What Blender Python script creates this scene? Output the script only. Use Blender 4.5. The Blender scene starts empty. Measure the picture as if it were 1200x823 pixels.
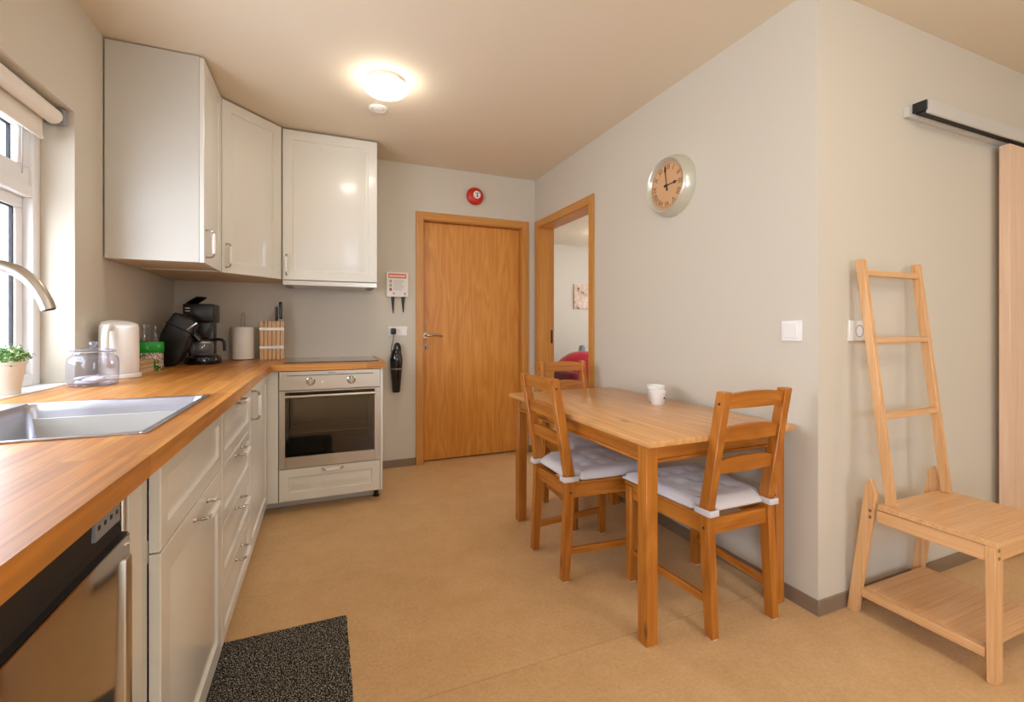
import bpy, bmesh, math, random
from mathutils import Vector as V, Matrix
random.seed(7)
scene = bpy.context.scene
C = scene.collection
PI = math.pi

# ------------------------------------------------------------------ camera
cam_d = bpy.data.cameras.new('camera'); cam = bpy.data.objects.new('camera', cam_d); C.objects.link(cam)
cam.location = (0, 0, 1.133); cam.rotation_euler = (PI/2, 0, -0.3947)
cam_d.sensor_width = 36; cam_d.lens = 16.0; cam_d.shift_y = -0.02293; cam_d.clip_start = .02
scene.camera = cam

# ------------------------------------------------------------------ world (overcast sky) and exposure
SKY_STRENGTH = 9.0
LAMP_STRENGTH = 22.0        # kitchen lamp
ADDED_LAMP_STRENGTH = 42.0  # added unseen lamps of the living area and the next room
world = bpy.data.worlds.new('sky'); scene.world = world; world.use_nodes = True
bg = world.node_tree.nodes['Background']
bg.inputs[0].default_value = (.76, .85, 1.0, 1); bg.inputs[1].default_value = SKY_STRENGTH
vs = scene.view_settings
vs.view_transform = 'Standard'; vs.look = 'None'; vs.gamma = 1; vs.exposure = 0.48
vs.use_curve_mapping = False

def portal(name, loc, rot, sx, sy):
    l = bpy.data.lights.new(name, 'AREA'); l.shape = 'RECTANGLE'; l.size = sx; l.size_y = sy
    l.cycles.is_portal = True
    o = bpy.data.objects.new(name, l); C.objects.link(o); o.location = loc; o.rotation_euler = rot
portal('sky_portal_kitchen_window', (-1.19, 1.6, 1.46), (0, -PI/2, 0), 1.1, 1.6)
portal('sky_portal_added_next_room', (5.36, 4.7, 1.6), (0, PI/2, 0), .8, 2.2)
portal('sky_portal_added_rear_window', (1.4, -2.78, 1.48), (PI/2, 0, 0), 1.0, 1.15)
portal('sky_portal_added_side_window', (-1.19, -1.3, 1.25), (0, -PI/2, 0), 1.7, 1.6)

# ------------------------------------------------------------------ dimensions of the room
XL, XR, YB, YC, ZC = -.936, 1.796, 3.767, 1.187, 2.477
YREAR, XFAR = -2.6, 4.7
Y2, X2 = 6.5, 5.2            # neighbouring room
CT = .9066                   # worktop height

# ------------------------------------------------------------------ materials
def newmat(name):
    m = bpy.data.materials.new(name); m.use_nodes = True
    nt = m.node_tree; nt.nodes.clear()
    out = nt.nodes.new('ShaderNodeOutputMaterial')
    return m, nt, out
def N(nt, t, **k):
    n = nt.nodes.new(t)
    for a, b in k.items(): setattr(n, a, b)
    return n
def rgb(c): return (c[0], c[1], c[2], 1)
def srgb(h):
    h = h.lstrip('#'); r = []
    for i in (0, 2, 4):
        v = int(h[i:i+2], 16)/255
        r.append(v/12.92 if v <= .04045 else ((v+.055)/1.055)**2.4)
    return tuple(r)
def principled(name, col, rough=.5, metal=0, spec=.5, coat=0, coat_rough=.1, noise=0, nscale=20, bump=0, bscale=200, sheen=0, aniso=0):
    m, nt, out = newmat(name)
    p = N(nt, 'ShaderNodeBsdfPrincipled'); nt.links.new(p.outputs[0], out.inputs[0])
    p.inputs['Base Color'].default_value = rgb(col); p.inputs['Roughness'].default_value = rough
    p.inputs['Metallic'].default_value = metal; p.inputs['Specular IOR Level'].default_value = spec
    p.inputs['Coat Weight'].default_value = coat; p.inputs['Coat Roughness'].default_value = coat_rough
    p.inputs['Sheen Weight'].default_value = sheen
    tc = N(nt, 'ShaderNodeTexCoord')
    if noise:
        no = N(nt, 'ShaderNodeTexNoise'); no.inputs['Scale'].default_value = nscale; no.inputs['Detail'].default_value = 5
        nt.links.new(tc.outputs['Object'], no.inputs['Vector'])
        mx = N(nt, 'ShaderNodeMix', data_type='RGBA')
        mx.inputs[6].default_value = rgb([c*(1-noise) for c in col]); mx.inputs[7].default_value = rgb([min(1, c*(1+noise)) for c in col])
        nt.links.new(no.outputs[0], mx.inputs[0]); nt.links.new(mx.outputs[2], p.inputs['Base Color'])
    if bump:
        no = N(nt, 'ShaderNodeTexNoise'); no.inputs['Scale'].default_value = bscale; no.inputs['Detail'].default_value = 3
        nt.links.new(tc.outputs['Object'], no.inputs['Vector'])
        b = N(nt, 'ShaderNodeBump'); b.inputs['Strength'].default_value = bump; b.inputs['Distance'].default_value = .002
        nt.links.new(no.outputs[0], b.inputs['Height']); nt.links.new(b.outputs[0], p.inputs['Normal'])
    return m
def wood(name, c1, c2, axis='Z', fine=60, cath=0, rough=.35, coat=.25, knots=0, c3=None, stretch=.04, contrast=1.0):
    """grain runs along axis (object space); cath = strength of the wide cathedral bands"""
    m, nt, out = newmat(name)
    p = N(nt, 'ShaderNodeBsdfPrincipled'); nt.links.new(p.outputs[0], out.inputs[0])
    p.inputs['Roughness'].default_value = rough; p.inputs['Coat Weight'].default_value = coat; p.inputs['Coat Roughness'].default_value = .2
    tc = N(nt, 'ShaderNodeTexCoord'); oi = N(nt, 'ShaderNodeObjectInfo')
    add = N(nt, 'ShaderNodeVectorMath', operation='MULTIPLY_ADD')
    cmb = N(nt, 'ShaderNodeCombineXYZ')
    for i in range(3): nt.links.new(oi.outputs['Random'], cmb.inputs[i])
    add.inputs[1].default_value = (7.3, 3.1, 5.7)
    nt.links.new(cmb.outputs[0], add.inputs[0]); nt.links.new(tc.outputs['Object'], add.inputs[2])
    def mapped(st):
        mp = N(nt, 'ShaderNodeMapping'); s = [1, 1, 1]; s['XYZ'.index(axis)] = st
        mp.inputs['Scale'].default_value = s; nt.links.new(add.outputs[0], mp.inputs['Vector']); return mp
    m1 = mapped(stretch)
    n1 = N(nt, 'ShaderNodeTexNoise'); n1.inputs['Scale'].default_value = fine; n1.inputs['Detail'].default_value = 6; n1.inputs['Roughness'].default_value = .6
    nt.links.new(m1.outputs[0], n1.inputs['Vector'])
    fac = n1.outputs[0]
    if cath:
        m2 = mapped(.12)
        n2 = N(nt, 'ShaderNodeTexNoise'); n2.inputs['Scale'].default_value = 9; n2.inputs['Detail'].default_value = 2
        nt.links.new(m2.outputs[0], n2.inputs['Vector'])
        ml = N(nt, 'ShaderNodeMath', operation='MULTIPLY'); ml.inputs[1].default_value = 14
        nt.links.new(n2.outputs[0], ml.inputs[0])
        fr = N(nt, 'ShaderNodeMath', operation='PINGPONG'); fr.inputs[1].default_value = 1
        nt.links.new(ml.outputs[0], fr.inputs[0])
        mm = N(nt, 'ShaderNodeMix', data_type='FLOAT'); mm.inputs[0].default_value = cath
        nt.links.new(n1.outputs[0], mm.inputs[2]); nt.links.new(fr.outputs[0], mm.inputs[3]); fac = mm.outputs[0]
    cr = N(nt, 'ShaderNodeValToRGB')
    lo, hi = .5-.22/contrast, .5+.22/contrast
    cr.color_ramp.elements[0].position = lo; cr.color_ramp.elements[0].color = rgb(c2)
    cr.color_ramp.elements[1].position = hi; cr.color_ramp.elements[1].color = rgb(c1)
    nt.links.new(fac, cr.inputs[0]); col = cr.outputs[0]
    if knots:
        m3 = mapped(.35)
        vo = N(nt, 'ShaderNodeTexVoronoi'); vo.inputs['Scale'].default_value = knots
        nt.links.new(m3.outputs[0], vo.inputs['Vector'])
        kr = N(nt, 'ShaderNodeMapRange'); kr.inputs[1].default_value = .03; kr.inputs[2].default_value = .085; kr.inputs[3].default_value = 1; kr.inputs[4].default_value = 0
        nt.links.new(vo.outputs['Distance'], kr.inputs[0])
        mx = N(nt, 'ShaderNodeMix', data_type='RGBA'); nt.links.new(kr.outputs[0], mx.inputs[0]); nt.links.new(col, mx.inputs[6])
        mx.inputs[7].default_value = rgb([c*.28 for c in c2]); col = mx.outputs[2]
    nt.links.new(col, p.inputs['Base Color'])
    b = N(nt, 'ShaderNodeBump'); b.inputs['Strength'].default_value = .08; b.inputs['Distance'].default_value = .001
    nt.links.new(n1.outputs[0], b.inputs['Height']); nt.links.new(b.outputs[0], p.inputs['Normal'])
    return m
def block_wood(name, axis):
    """finger-jointed worktop: staves along axis"""
    m, nt, out = newmat(name)
    p = N(nt, 'ShaderNodeBsdfPrincipled'); nt.links.new(p.outputs[0], out.inputs[0])
    p.inputs['Roughness'].default_value = .44; p.inputs['Coat Weight'].default_value = .28; p.inputs['Coat Roughness'].default_value = .25
    tc = N(nt, 'ShaderNodeTexCoord'); mp = N(nt, 'ShaderNodeMapping')
    if axis == 'Y': mp.inputs['Rotation'].default_value = (0, 0, PI/2)
    nt.links.new(tc.outputs['Object'], mp.inputs['Vector'])
    br = N(nt, 'ShaderNodeTexBrick'); br.offset = .37; br.offset_frequency = 1
    br.inputs['Scale'].default_value = 1; br.inputs['Brick Width'].default_value = .42; br.inputs['Row Height'].default_value = .034
    br.inputs['Mortar Size'].default_value = .0004; br.inputs['Bias'].default_value = 0
    br.inputs['Color1'].default_value = rgb(srgb('#d3903f')); br.inputs['Color2'].default_value = rgb(srgb('#b46c1e')); br.inputs['Mortar'].default_value = rgb(srgb('#8a5226'))
    nt.links.new(mp.outputs[0], br.inputs['Vector'])
    m2 = N(nt, 'ShaderNodeMapping'); m2.inputs['Scale'].default_value = (.05, 1, 1); nt.links.new(mp.outputs[0], m2.inputs['Vector'])
    n1 = N(nt, 'ShaderNodeTexNoise'); n1.inputs['Scale'].default_value = 70; n1.inputs['Detail'].default_value = 6
    nt.links.new(m2.outputs[0], n1.inputs['Vector'])
    mr = N(nt, 'ShaderNodeMapRange'); mr.inputs[1].default_value = .3; mr.inputs[2].default_value = .7; mr.inputs[3].default_value = .72; mr.inputs[4].default_value = 1.2
    nt.links.new(n1.outputs[0], mr.inputs[0])
    mx = N(nt, 'ShaderNodeVectorMath', operation='SCALE'); nt.links.new(br.outputs['Color'], mx.inputs[0]); nt.links.new(mr.outputs[0], mx.inputs['Scale'])
    nt.links.new(mx.outputs[0], p.inputs['Base Color'])
    return m
def linoleum(name):
    m, nt, out = newmat(name)
    p = N(nt, 'ShaderNodeBsdfPrincipled'); nt.links.new(p.outputs[0], out.inputs[0])
    p.inputs['Roughness'].default_value = .42; p.inputs['Specular IOR Level'].default_value = .35
    tc = N(nt, 'ShaderNodeTexCoord')
    n1 = N(nt, 'ShaderNodeTexNoise'); n1.inputs['Scale'].default_value = 6; n1.inputs['Detail'].default_value = 8; n1.inputs['Roughness'].default_value = .7
    n2 = N(nt, 'ShaderNodeTexNoise'); n2.inputs['Scale'].default_value = 90; n2.inputs['Detail'].default_value = 4
    for n in (n1, n2): nt.links.new(tc.outputs['Object'], n.inputs['Vector'])
    mm = N(nt, 'ShaderNodeMix', data_type='FLOAT'); mm.inputs[0].default_value = .45
    nt.links.new(n1.outputs[0], mm.inputs[2]); nt.links.new(n2.outputs[0], mm.inputs[3])
    cr = N(nt, 'ShaderNodeValToRGB')
    cr.color_ramp.elements[0].position = .3; cr.color_ramp.elements[0].color = rgb(srgb('#c59c69'))
    cr.color_ramp.elements[1].position = .7; cr.color_ramp.elements[1].color = rgb(srgb('#dfb988'))
    nt.links.new(mm.outputs[0], cr.inputs[0]); nt.links.new(cr.outputs[0], p.inputs['Base Color'])
    return m
def glassy(name, tint=(1, 1, 1), ior=1.45, rough=.0, body=None, body_w=0):
    """thin clear glass: what it does not mirror passes straight through"""
    m, nt, out = newmat(name)
    t = N(nt, 'ShaderNodeBsdfTransparent'); t.inputs[0].default_value = rgb(tint)
    g = N(nt, 'ShaderNodeBsdfGlossy'); g.inputs['Roughness'].default_value = rough
    f = N(nt, 'ShaderNodeFresnel'); ge = N(nt, 'ShaderNodeNewGeometry')
    io = N(nt, 'ShaderNodeMix', data_type='FLOAT'); io.inputs[2].default_value = ior; io.inputs[3].default_value = 1/ior   # both faces of a thin pane mirror alike
    nt.links.new(ge.outputs['Backfacing'], io.inputs[0]); nt.links.new(io.outputs[0], f.inputs[0])
    mx = N(nt, 'ShaderNodeMixShader'); nt.links.new(f.outputs[0], mx.inputs[0]); nt.links.new(t.outputs[0], mx.inputs[1]); nt.links.new(g.outputs[0], mx.inputs[2])
    last = mx
    if body_w:
        d = N(nt, 'ShaderNodeBsdfDiffuse'); d.inputs[0].default_value = rgb(body)
        m2 = N(nt, 'ShaderNodeMixShader'); m2.inputs[0].default_value = body_w
        nt.links.new(mx.outputs[0], m2.inputs[1]); nt.links.new(d.outputs[0], m2.inputs[2]); last = m2
    nt.links.new(last.outputs[0], out.inputs[0]); return m
def emission(name, col, s):
    m, nt, out = newmat(name)
    e = N(nt, 'ShaderNodeEmission'); e.inputs[0].default_value = rgb(col); e.inputs[1].default_value = s
    nt.links.new(e.outputs[0], out.inputs[0]); return m
def speckle(name, stops, scale, rough=.95, bump=.8):
    m, nt, out = newmat(name)
    p = N(nt, 'ShaderNodeBsdfPrincipled'); nt.links.new(p.outputs[0], out.inputs[0]); p.inputs['Roughness'].default_value = rough
    p.inputs['Specular IOR Level'].default_value = .1
    tc = N(nt, 'ShaderNodeTexCoord'); n = N(nt, 'ShaderNodeTexNoise'); n.inputs['Scale'].default_value = scale; n.inputs['Detail'].default_value = 3; n.inputs['Roughness'].default_value = .8
    nt.links.new(tc.outputs['Object'], n.inputs['Vector'])
    cr = N(nt, 'ShaderNodeValToRGB'); el = cr.color_ramp.elements
    el[0].position, el[0].color = stops[0][0], rgb(stops[0][1]); el[1].position, el[1].color = stops[-1][0], rgb(stops[-1][1])
    for s in stops[1:-1]: e = el.new(s[0]); e.color = rgb(s[1])
    nt.links.new(n.outputs[0], cr.inputs[0]); nt.links.new(cr.outputs[0], p.inputs['Base Color'])
    if bump:
        b = N(nt, 'ShaderNodeBump'); b.inputs['Strength'].default_value = bump; b.inputs['Distance'].default_value = .004
        nt.links.new(n.outputs[0], b.inputs['Height']); nt.links.new(b.outputs[0], p.inputs['Normal'])
    return m

WALLC = srgb('#d1c8b6')
M = {}
M['wall'] = principled('wall_paint', WALLC, .6, spec=.25, bump=.05, bscale=400)
M['ceiling'] = principled('ceiling_paint', srgb('#e6d8c0'), .8, spec=.1)
M['floor'] = linoleum('linoleum')
M['slab'] = principled('dark_underlay', srgb('#5a4128'), .9)
M['base'] = principled('brown_vinyl', srgb('#86705a'), .5)
M['white'] = principled('cabinet_white', srgb('#e3dfd3'), .3, coat=.22, coat_rough=.06)
M['whitem'] = principled('carcass_white', srgb('#cecabf'), .3)
M['under'] = principled('underside_worktop_bounce', srgb('#d8c3a4'), .5)  # tan paints in the light reflected up from the worktop
M['trimw'] = principled('window_white', srgb('#efefee'), .35)
M['plast'] = principled('white_plastic', srgb('#eeeae2'), .35)
M['steel'] = principled('brushed_steel', srgb('#c3bdb2'), .3, metal=1)
M['mirror_steel'] = principled('satin_steel', srgb('#b3aaa0'), .1, metal=1)
M['sink'] = principled('sink_steel', srgb('#c2c2ca'), .34, metal=1)
M['chrome'] = principled('chrome', srgb('#bdb8b0'), .12, metal=1)
M['alu'] = principled('aluminium', srgb('#dcdcd8'), .45, metal=.5)
M['black'] = principled('black_plastic', srgb('#141312'), .3)
M['blackg'] = principled('black_gloss', srgb('#0c0b0b'), .08, coat=.3)
M['blackm'] = principled('black_matt', srgb('#1a1918'), .6)
M['hob'] = principled('hob_glass', srgb('#18140f'), .05, coat=.5)
M['gasket'] = principled('rubber_black', srgb('#16161c'), .6)
M['door'] = wood('oak_veneer', srgb('#da9642'), srgb('#c77e2a'), 'Z', fine=45, cath=.3, rough=.38, coat=.15)
M['case'] = wood('oak_casing', srgb('#d29448'), srgb('#bd7c30'), 'Z', fine=70, rough=.4, coat=.15)
M['case_x'] = wood('oak_casing_x', srgb('#d29448'), srgb('#bd7c30'), 'X', fine=70, rough=.4, coat=.15)
M['case_y'] = wood('oak_casing_y', srgb('#d29448'), srgb('#bd7c30'), 'Y', fine=70, rough=.4, coat=.15)
M['slide'] = wood('beech_slider', srgb('#eccbaa'), srgb('#e0b896'), 'Z', fine=70, rough=.4)
PC1, PC2 = srgb('#c47a28'), srgb('#9c560e')
for a in 'XYZ':
    M['pine'+a] = wood('pine_'+a.lower(), PC1, PC2, a, fine=38, cath=.22, rough=.36, coat=.3, knots=5)
M['tabtop'] = wood('pine_table_top', srgb('#e2aa6a'), srgb('#c48c54'), 'Y', fine=30, cath=.25, rough=.3, coat=.35, knots=5)
for a in 'XYZ':
    M['bam'+a] = wood('bamboo_'+a.lower(), srgb('#e6b681'), srgb('#c9925a'), a, fine=110, rough=.38, coat=.2, stretch=.02)
M['top_y'] = block_wood('worktop_y', 'Y'); M['top_x'] = block_wood('worktop_x', 'X')
M['knifewood'] = wood('knife_block_wood', srgb('#e2b684'), srgb('#cf9b64'), 'Z', fine=60)
M['crate'] = wood('crate_wood', srgb('#e3c39a'), srgb('#c79c6a'), 'Y', fine=60)
M['glass'] = glassy('window_glass')
M['jarglass'] = glassy('jar_glass', (.86, .86, .9), 1.75, body=(.75, .75, .82), body_w=.08)
M['ovenglass'] = glassy('oven_glass', (.62, .56, .48), 1.7)
M['cavity'] = principled('oven_enamel', srgb('#4a443a'), .35)
M['cushion'] = principled('cushion_cotton', srgb('#d3ccca'), .9, sheen=.2, bump=.2, bscale=600)
M['paper'] = principled('paper_towel', srgb('#f4ecde'), .9, bump=.2, bscale=300)
M['cream'] = principled('cream_pot', srgb('#e6dccb'), .45)
M['mat'] = speckle('mat_pile', [(.44, srgb('#0b0a09')), (.53, srgb('#2b2824')), (.57, srgb('#8d877b')), (.62, srgb('#e6dfd0'))], 240)
M['red'] = principled('alarm_red', srgb('#c8260f'), .35)
M['throw'] = principled('red_fabric', srgb('#b01020'), .9, sheen=.3)
M['burg'] = principled('burgundy_fabric', srgb('#6c0c22'), .9, sheen=.2)
M['greyf'] = principled('grey_lacquer', srgb('#8b8d90'), .5)
M['lamp'] = emission('lamp_opal', (1.0, .93, .83), LAMP_STRENGTH)
M['lamp_added'] = emission('lamp_opal_added', (1.0, .93, .83), ADDED_LAMP_STRENGTH)
M['leaf'] = principled('leaf_green', srgb('#3f7a34'), .5, noise=.35, nscale=40)
M['leaf2'] = principled('leaf_pale', srgb('#b9cfa0'), .5)
M['leaf3'] = principled('leaf_yellow', srgb('#b8ba58'), .5)
M['stem'] = principled('stem_green', srgb('#56683a'), .6)
M['soil'] = principled('soil', srgb('#3a2a1c'), .95)
M['blind'] = principled('blind_fabric', srgb('#ece4d4'), .8)
M['clockface'] = principled('clock_face', srgb('#d9a878'), .6)
M['pewter'] = principled('pewter', srgb('#d2cfbd'), .28, metal=.45)
M['ink'] = principled('ink', srgb('#2a1c12'), .6)
M['numeral'] = principled('numeral_brown', srgb('#4f3a22'), .6)
M['orange'] = principled('label_orange', srgb('#e8663a'), .5)
M['redink'] = principled('label_red', srgb('#b8402c'), .5)
M['greyink'] = principled('label_grey', srgb('#a9a59a'), .5)
M['tin'] = principled('tin_green', srgb('#149a2c'), .3)
M['tinart'] = speckle('tin_print', [(.46, srgb('#12802a')), (.50, srgb('#a83a24')), (.55, srgb('#efe8dc')), (.60, srgb('#1d2a1e')), (.66, srgb('#e8dccb'))], 17, rough=.35, bump=0)
M['canvas'] = speckle('canvas_print', [(.36, srgb('#2a1a14')), (.42, srgb('#cbb09a')), (.55, srgb('#dcc3ae')), (.7, srgb('#ecd9c8'))], 6, rough=.8, bump=0)
M['tablet'] = principled('white_sachet', srgb('#e9e9ee'), .5)

# ------------------------------------------------------------------ mesh helpers
def bm_(): return bmesh.new()
def box(bm, x0, x1, y0, y1, z0, z1, bev=0, seg=1):
    v = [bm.verts.new((x, y, z)) for x in (x0, x1) for y in (y0, y1) for z in (z0, z1)]
    fs = [bm.faces.new([v[i] for i in q]) for q in ((0, 1, 3, 2), (4, 6, 7, 5), (0, 4, 5, 1), (2, 3, 7, 6), (0, 2, 6, 4), (1, 5, 7, 3))]
    if bev:
        es = list({e for f in fs for e in f.edges})
        bmesh.ops.bevel(bm, geom=es, offset=bev, segments=seg, profile=.5, affect='EDGES')
    return bm
def B(*a, **k): return box(bm_(), *a, **k)
def beam(bm, a, b, w, d, up=(0, 0, 1), bev=.002):
    """rectangular bar from a to b; w across (along a x up), d along the other side"""
    a, b = V(a), V(b); t = (b-a).normalized(); s = t.cross(V(up))
    s = s.normalized() if s.length > 1e-4 else V((1, 0, 0)); u = s.cross(t).normalized()
    v = [bm.verts.new(p + s*(i*w/2) + u*(j*d/2)) for p in (a, b) for i in (-1, 1) for j in (-1, 1)]
    fs = [bm.faces.new([v[i] for i in q]) for q in ((0, 1, 3, 2), (4, 6, 7, 5), (0, 4, 5, 1), (2, 3, 7, 6), (0, 2, 6, 4), (1, 5, 7, 3))]
    if bev: bmesh.ops.bevel(bm, geom=list({e for f in fs for e in f.edges}), offset=bev, segments=1, profile=.5, affect='EDGES')
    return bm
def lathe(bm, prof, c=(0, 0, 0), seg=32, axis='Z', close=False):
    """prof: list of (radius, height)"""
    c = V(c); rings = []
    def pt(r, h, a):
        x, y = r*math.cos(a), r*math.sin(a)
        return c + (V((x, y, h)) if axis == 'Z' else V((h, x, y)) if axis == 'X' else V((y, h, x)))
    for r, h in prof:
        if r < 1e-6: rings.append([bm.verts.new(pt(0, h, 0))])
        else: rings.append([bm.verts.new(pt(r, h, 2*PI*i/seg)) for i in range(seg)])
    for A, Bn in zip(rings, rings[1:]):
        for i in range(seg):
            j = (i+1) % seg
            if len(A) == 1 and len(Bn) == 1: continue
            if len(A) == 1: bm.faces.new((A[0], Bn[i], Bn[j]))
            elif len(Bn) == 1: bm.faces.new((A[i], A[j], Bn[0]))
            else: bm.faces.new((A[i], A[j], Bn[j], Bn[i]))
    bmesh.ops.recalc_face_normals(bm, faces=bm.faces)
    return bm
def tube(bm, pts, r, seg=10, caps=True):
    pts = [V(p) for p in pts]; n = len(pts); rs = r if isinstance(r, (list, tuple)) else [r]*n
    t0 = (pts[1]-pts[0]).normalized(); s = t0.cross(V((0, 0, 1)))
    if s.length < 1e-3: s = t0.cross(V((1, 0, 0)))
    s.normalize(); rings = []
    for i, p in enumerate(pts):
        t = (pts[min(i+1, n-1)]-pts[max(i-1, 0)]).normalized()
        s = (s - t*s.dot(t)).normalized(); u = t.cross(s)
        rings.append([bm.verts.new(p + (s*math.cos(2*PI*k/seg)+u*math.sin(2*PI*k/seg))*rs[i]) for k in range(seg)])
    for A, Bn in zip(rings, rings[1:]):
        for k in range(seg): bm.faces.new((A[k], A[(k+1) % seg], Bn[(k+1) % seg], Bn[k]))
    if caps: bm.faces.new(rings[0][::-1]); bm.faces.new(rings[-1])
    return bm
def prism(bm, poly, ax, lo, hi, bev=0, seg=1):
    """polygon given in the two other axes, extruded along ax from lo to hi"""
    def pt(a, b, h): return (h, a, b) if ax == 'X' else (a, h, b) if ax == 'Y' else (a, b, h)
    A = [bm.verts.new(pt(a, b, lo)) for a, b in poly]; Bn = [bm.verts.new(pt(a, b, hi)) for a, b in poly]
    n = len(poly); fs = [bm.faces.new(A), bm.faces.new(Bn)]
    for i in range(n): fs.append(bm.faces.new((A[i], A[(i+1) % n], Bn[(i+1) % n], Bn[i])))
    bmesh.ops.recalc_face_normals(bm, faces=fs)
    if bev: bmesh.ops.bevel(bm, geom=list({e for f in fs for e in f.edges}), offset=bev, segments=seg, profile=.5, affect='EDGES', clamp_overlap=True)
    return bm
def sweep_round(pts, n=6):
    """Catmull-Rom through points"""
    P = [V(p) for p in pts]; P = [P[0]*2-P[1]] + P + [P[-1]*2-P[-2]]; out = []
    for i in range(1, len(P)-2):
        for k in range(n):
            t = k/n; a, b, c, d = P[i-1], P[i], P[i+1], P[i+2]
            out.append(.5*((2*b)+(-a+c)*t+(2*a-5*b+4*c-d)*t*t+(-a+3*b-3*c+d)*t**3))
    return out + [P[-2]]
def front(o, u, v, n, w, h, t=.02, fr=.055):
    """framed cabinet front: o = lower corner on the outer face, u across, v up, n outward"""
    bm = bm_(); o, u, v, n = V(o), V(u), V(v), V(n)
    rings = [(0, -t), (0, -.002), (.002, 0), (fr, 0), (fr+.004, -.008), (fr+.010, -.0095), (fr+.015, -.0085), (fr+.04, -.001)]
    R = []
    for i, z in rings:
        R.append([bm.verts.new(o + u*a + v*b + n*z) for a, b in ((i, i), (w-i, i), (w-i, h-i), (i, h-i))])
    bm.faces.new(R[0]); bm.faces.new(R[-1])
    for A, Bn in zip(R, R[1:]):
        for k in range(4): bm.faces.new((A[k], A[(k+1) % 4], Bn[(k+1) % 4], Bn[k]))
    bmesh.ops.recalc_face_normals(bm, faces=bm.faces)
    return bm

WL = {}   # world location of every object at build time (no rotation)
def link(o, parent, loc):
    C.objects.link(o); loc = V(loc)
    if parent: o.parent = parent; o.location = loc - WL[parent.name]
    else: o.location = loc
    WL[o.name] = loc
    return o
def obj(name, bm, mat, parent=None, smooth=True, keep=False, angle=40):
    """one mesh object; coordinates in bm are world coordinates"""
    bm.normal_update()
    co = [v.co for v in bm.verts]
    lo = V([min(c[i] for c in co) for i in range(3)]); hi = V([max(c[i] for c in co) for i in range(3)])
    c = (lo+hi)/2
    if not parent: c.z = lo.z
    if keep: c = V((0, 0, 0))
    bmesh.ops.translate(bm, verts=bm.verts, vec=-c)
    me = bpy.data.meshes.new(name); bm.to_mesh(me); bm.free()
    for m in (mat if isinstance(mat, (list, tuple)) else [mat]): me.materials.append(M[m])
    if smooth:
        for p in me.polygons: p.use_smooth = True
        me.set_sharp_from_angle(angle=math.radians(angle))
    return link(bpy.data.objects.new(name, me), parent, c)
def tag(o, label, cat, group=None):
    o['label'] = label; o['category'] = cat
    if group: o['group'] = group
    return o
def thing(name, label, cat, loc, group=None):
    return tag(link(bpy.data.objects.new(name, None), None, loc), label, cat, group)
def struct(name, bm, mat, parent=None, label=None, **k):
    o = obj(name, bm, mat, parent, **k)
    if not parent: o['kind'] = 'structure'
    if label: o['label'] = label
    return o
def copy_tree(o, parent=None):
    c = o.copy(); C.objects.link(c); c.parent = parent
    for ch in o.children: copy_tree(ch, c)
    return c

def handle(c, a, n, parent, L=.125, out=.033, grip='plast'):
    """bow handle: chrome ends sweeping out to a white bar"""
    c, a, n = V(c), V(a), V(n); bm = bm_(); path = []
    for s in (-1, 1):
        e = c + a*(s*L/2)
        q = sweep_round([e, e+n*out*.55, e+n*out*.95-a*(s*.006), e+n*out-a*(s*.022)], 4)
        path += q if s < 0 else q[::-1]
    tube(bm, path, [.0075]+[.0042]*(len(path)-2)+[.0075], 8)
    obj('handle', bm, 'chrome', parent)
    g = bm_(); h = L/2-.018
    tube(g, [c+n*out+a*t for t in (-h, -h*.9, 0, h*.9, h)], [.007, .0085, .0095, .0085, .007], 10)
    obj('handle_grip', g, grip, parent)

# ================================================================== THE SETTING
T = .14   # inner wall thickness
SEAM = 1.385
fl = struct('floor', B(-1.3, X2+.15, YREAR-.2, Y2+.15, -.12, -.004), 'slab', label='tan linoleum floor')
obj('linoleum_sheet', B(-1.2, X2, YREAR-.15, SEAM-.0012, -.004, 0), 'floor', fl, smooth=False)
obj('linoleum_sheet', B(-1.2, X2, SEAM+.0012, Y2, -.004, 0), 'floor', fl, smooth=False)
struct('ceiling', B(-1.3, X2+.15, YREAR-.2, Y2+.15, ZC, ZC+.12), 'ceiling', smooth=False)

WY0, WY1, WZ0, WZ1 = .85, 2.408, .9066, 2.014     # kitchen window opening
wl = bm_(); XO = -1.19
box(wl, XO, XL, WY1, YB+.15, 0, ZC)
for a in ((YREAR, -2.1, 0, ZC), (-.5, WY0, 0, ZC), (-2.1, -.5, 0, .4), (-2.1, -.5, 2.1, ZC)): box(wl, XO, XL, *a)
box(wl, XO, XL, WY0, WY1, 0, WZ0-.03); box(wl, XO, XL, WY0, WY1, WZ1, ZC)
struct('wall_left', wl, 'wall', smooth=False)

DX0, DX1, DZ = .71, 1.728, 2.092                   # closed door, outer edges of its casing
wb = bm_()
box(wb, XL, DX0+.03, YB, YB+.15, 0, ZC); box(wb, DX1-.03, XR+T, YB, YB+.15, 0, ZC); box(wb, DX0+.03, DX1-.03, YB, YB+.15, DZ-.03, ZC)
box(wb, DX0-.1, DX1+.1, YB+.151, YB+.2, 0, ZC)  # unseen slab added behind the door to stop sky light leaking under it
struct('wall_back', wb, 'wall', smooth=False)

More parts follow.
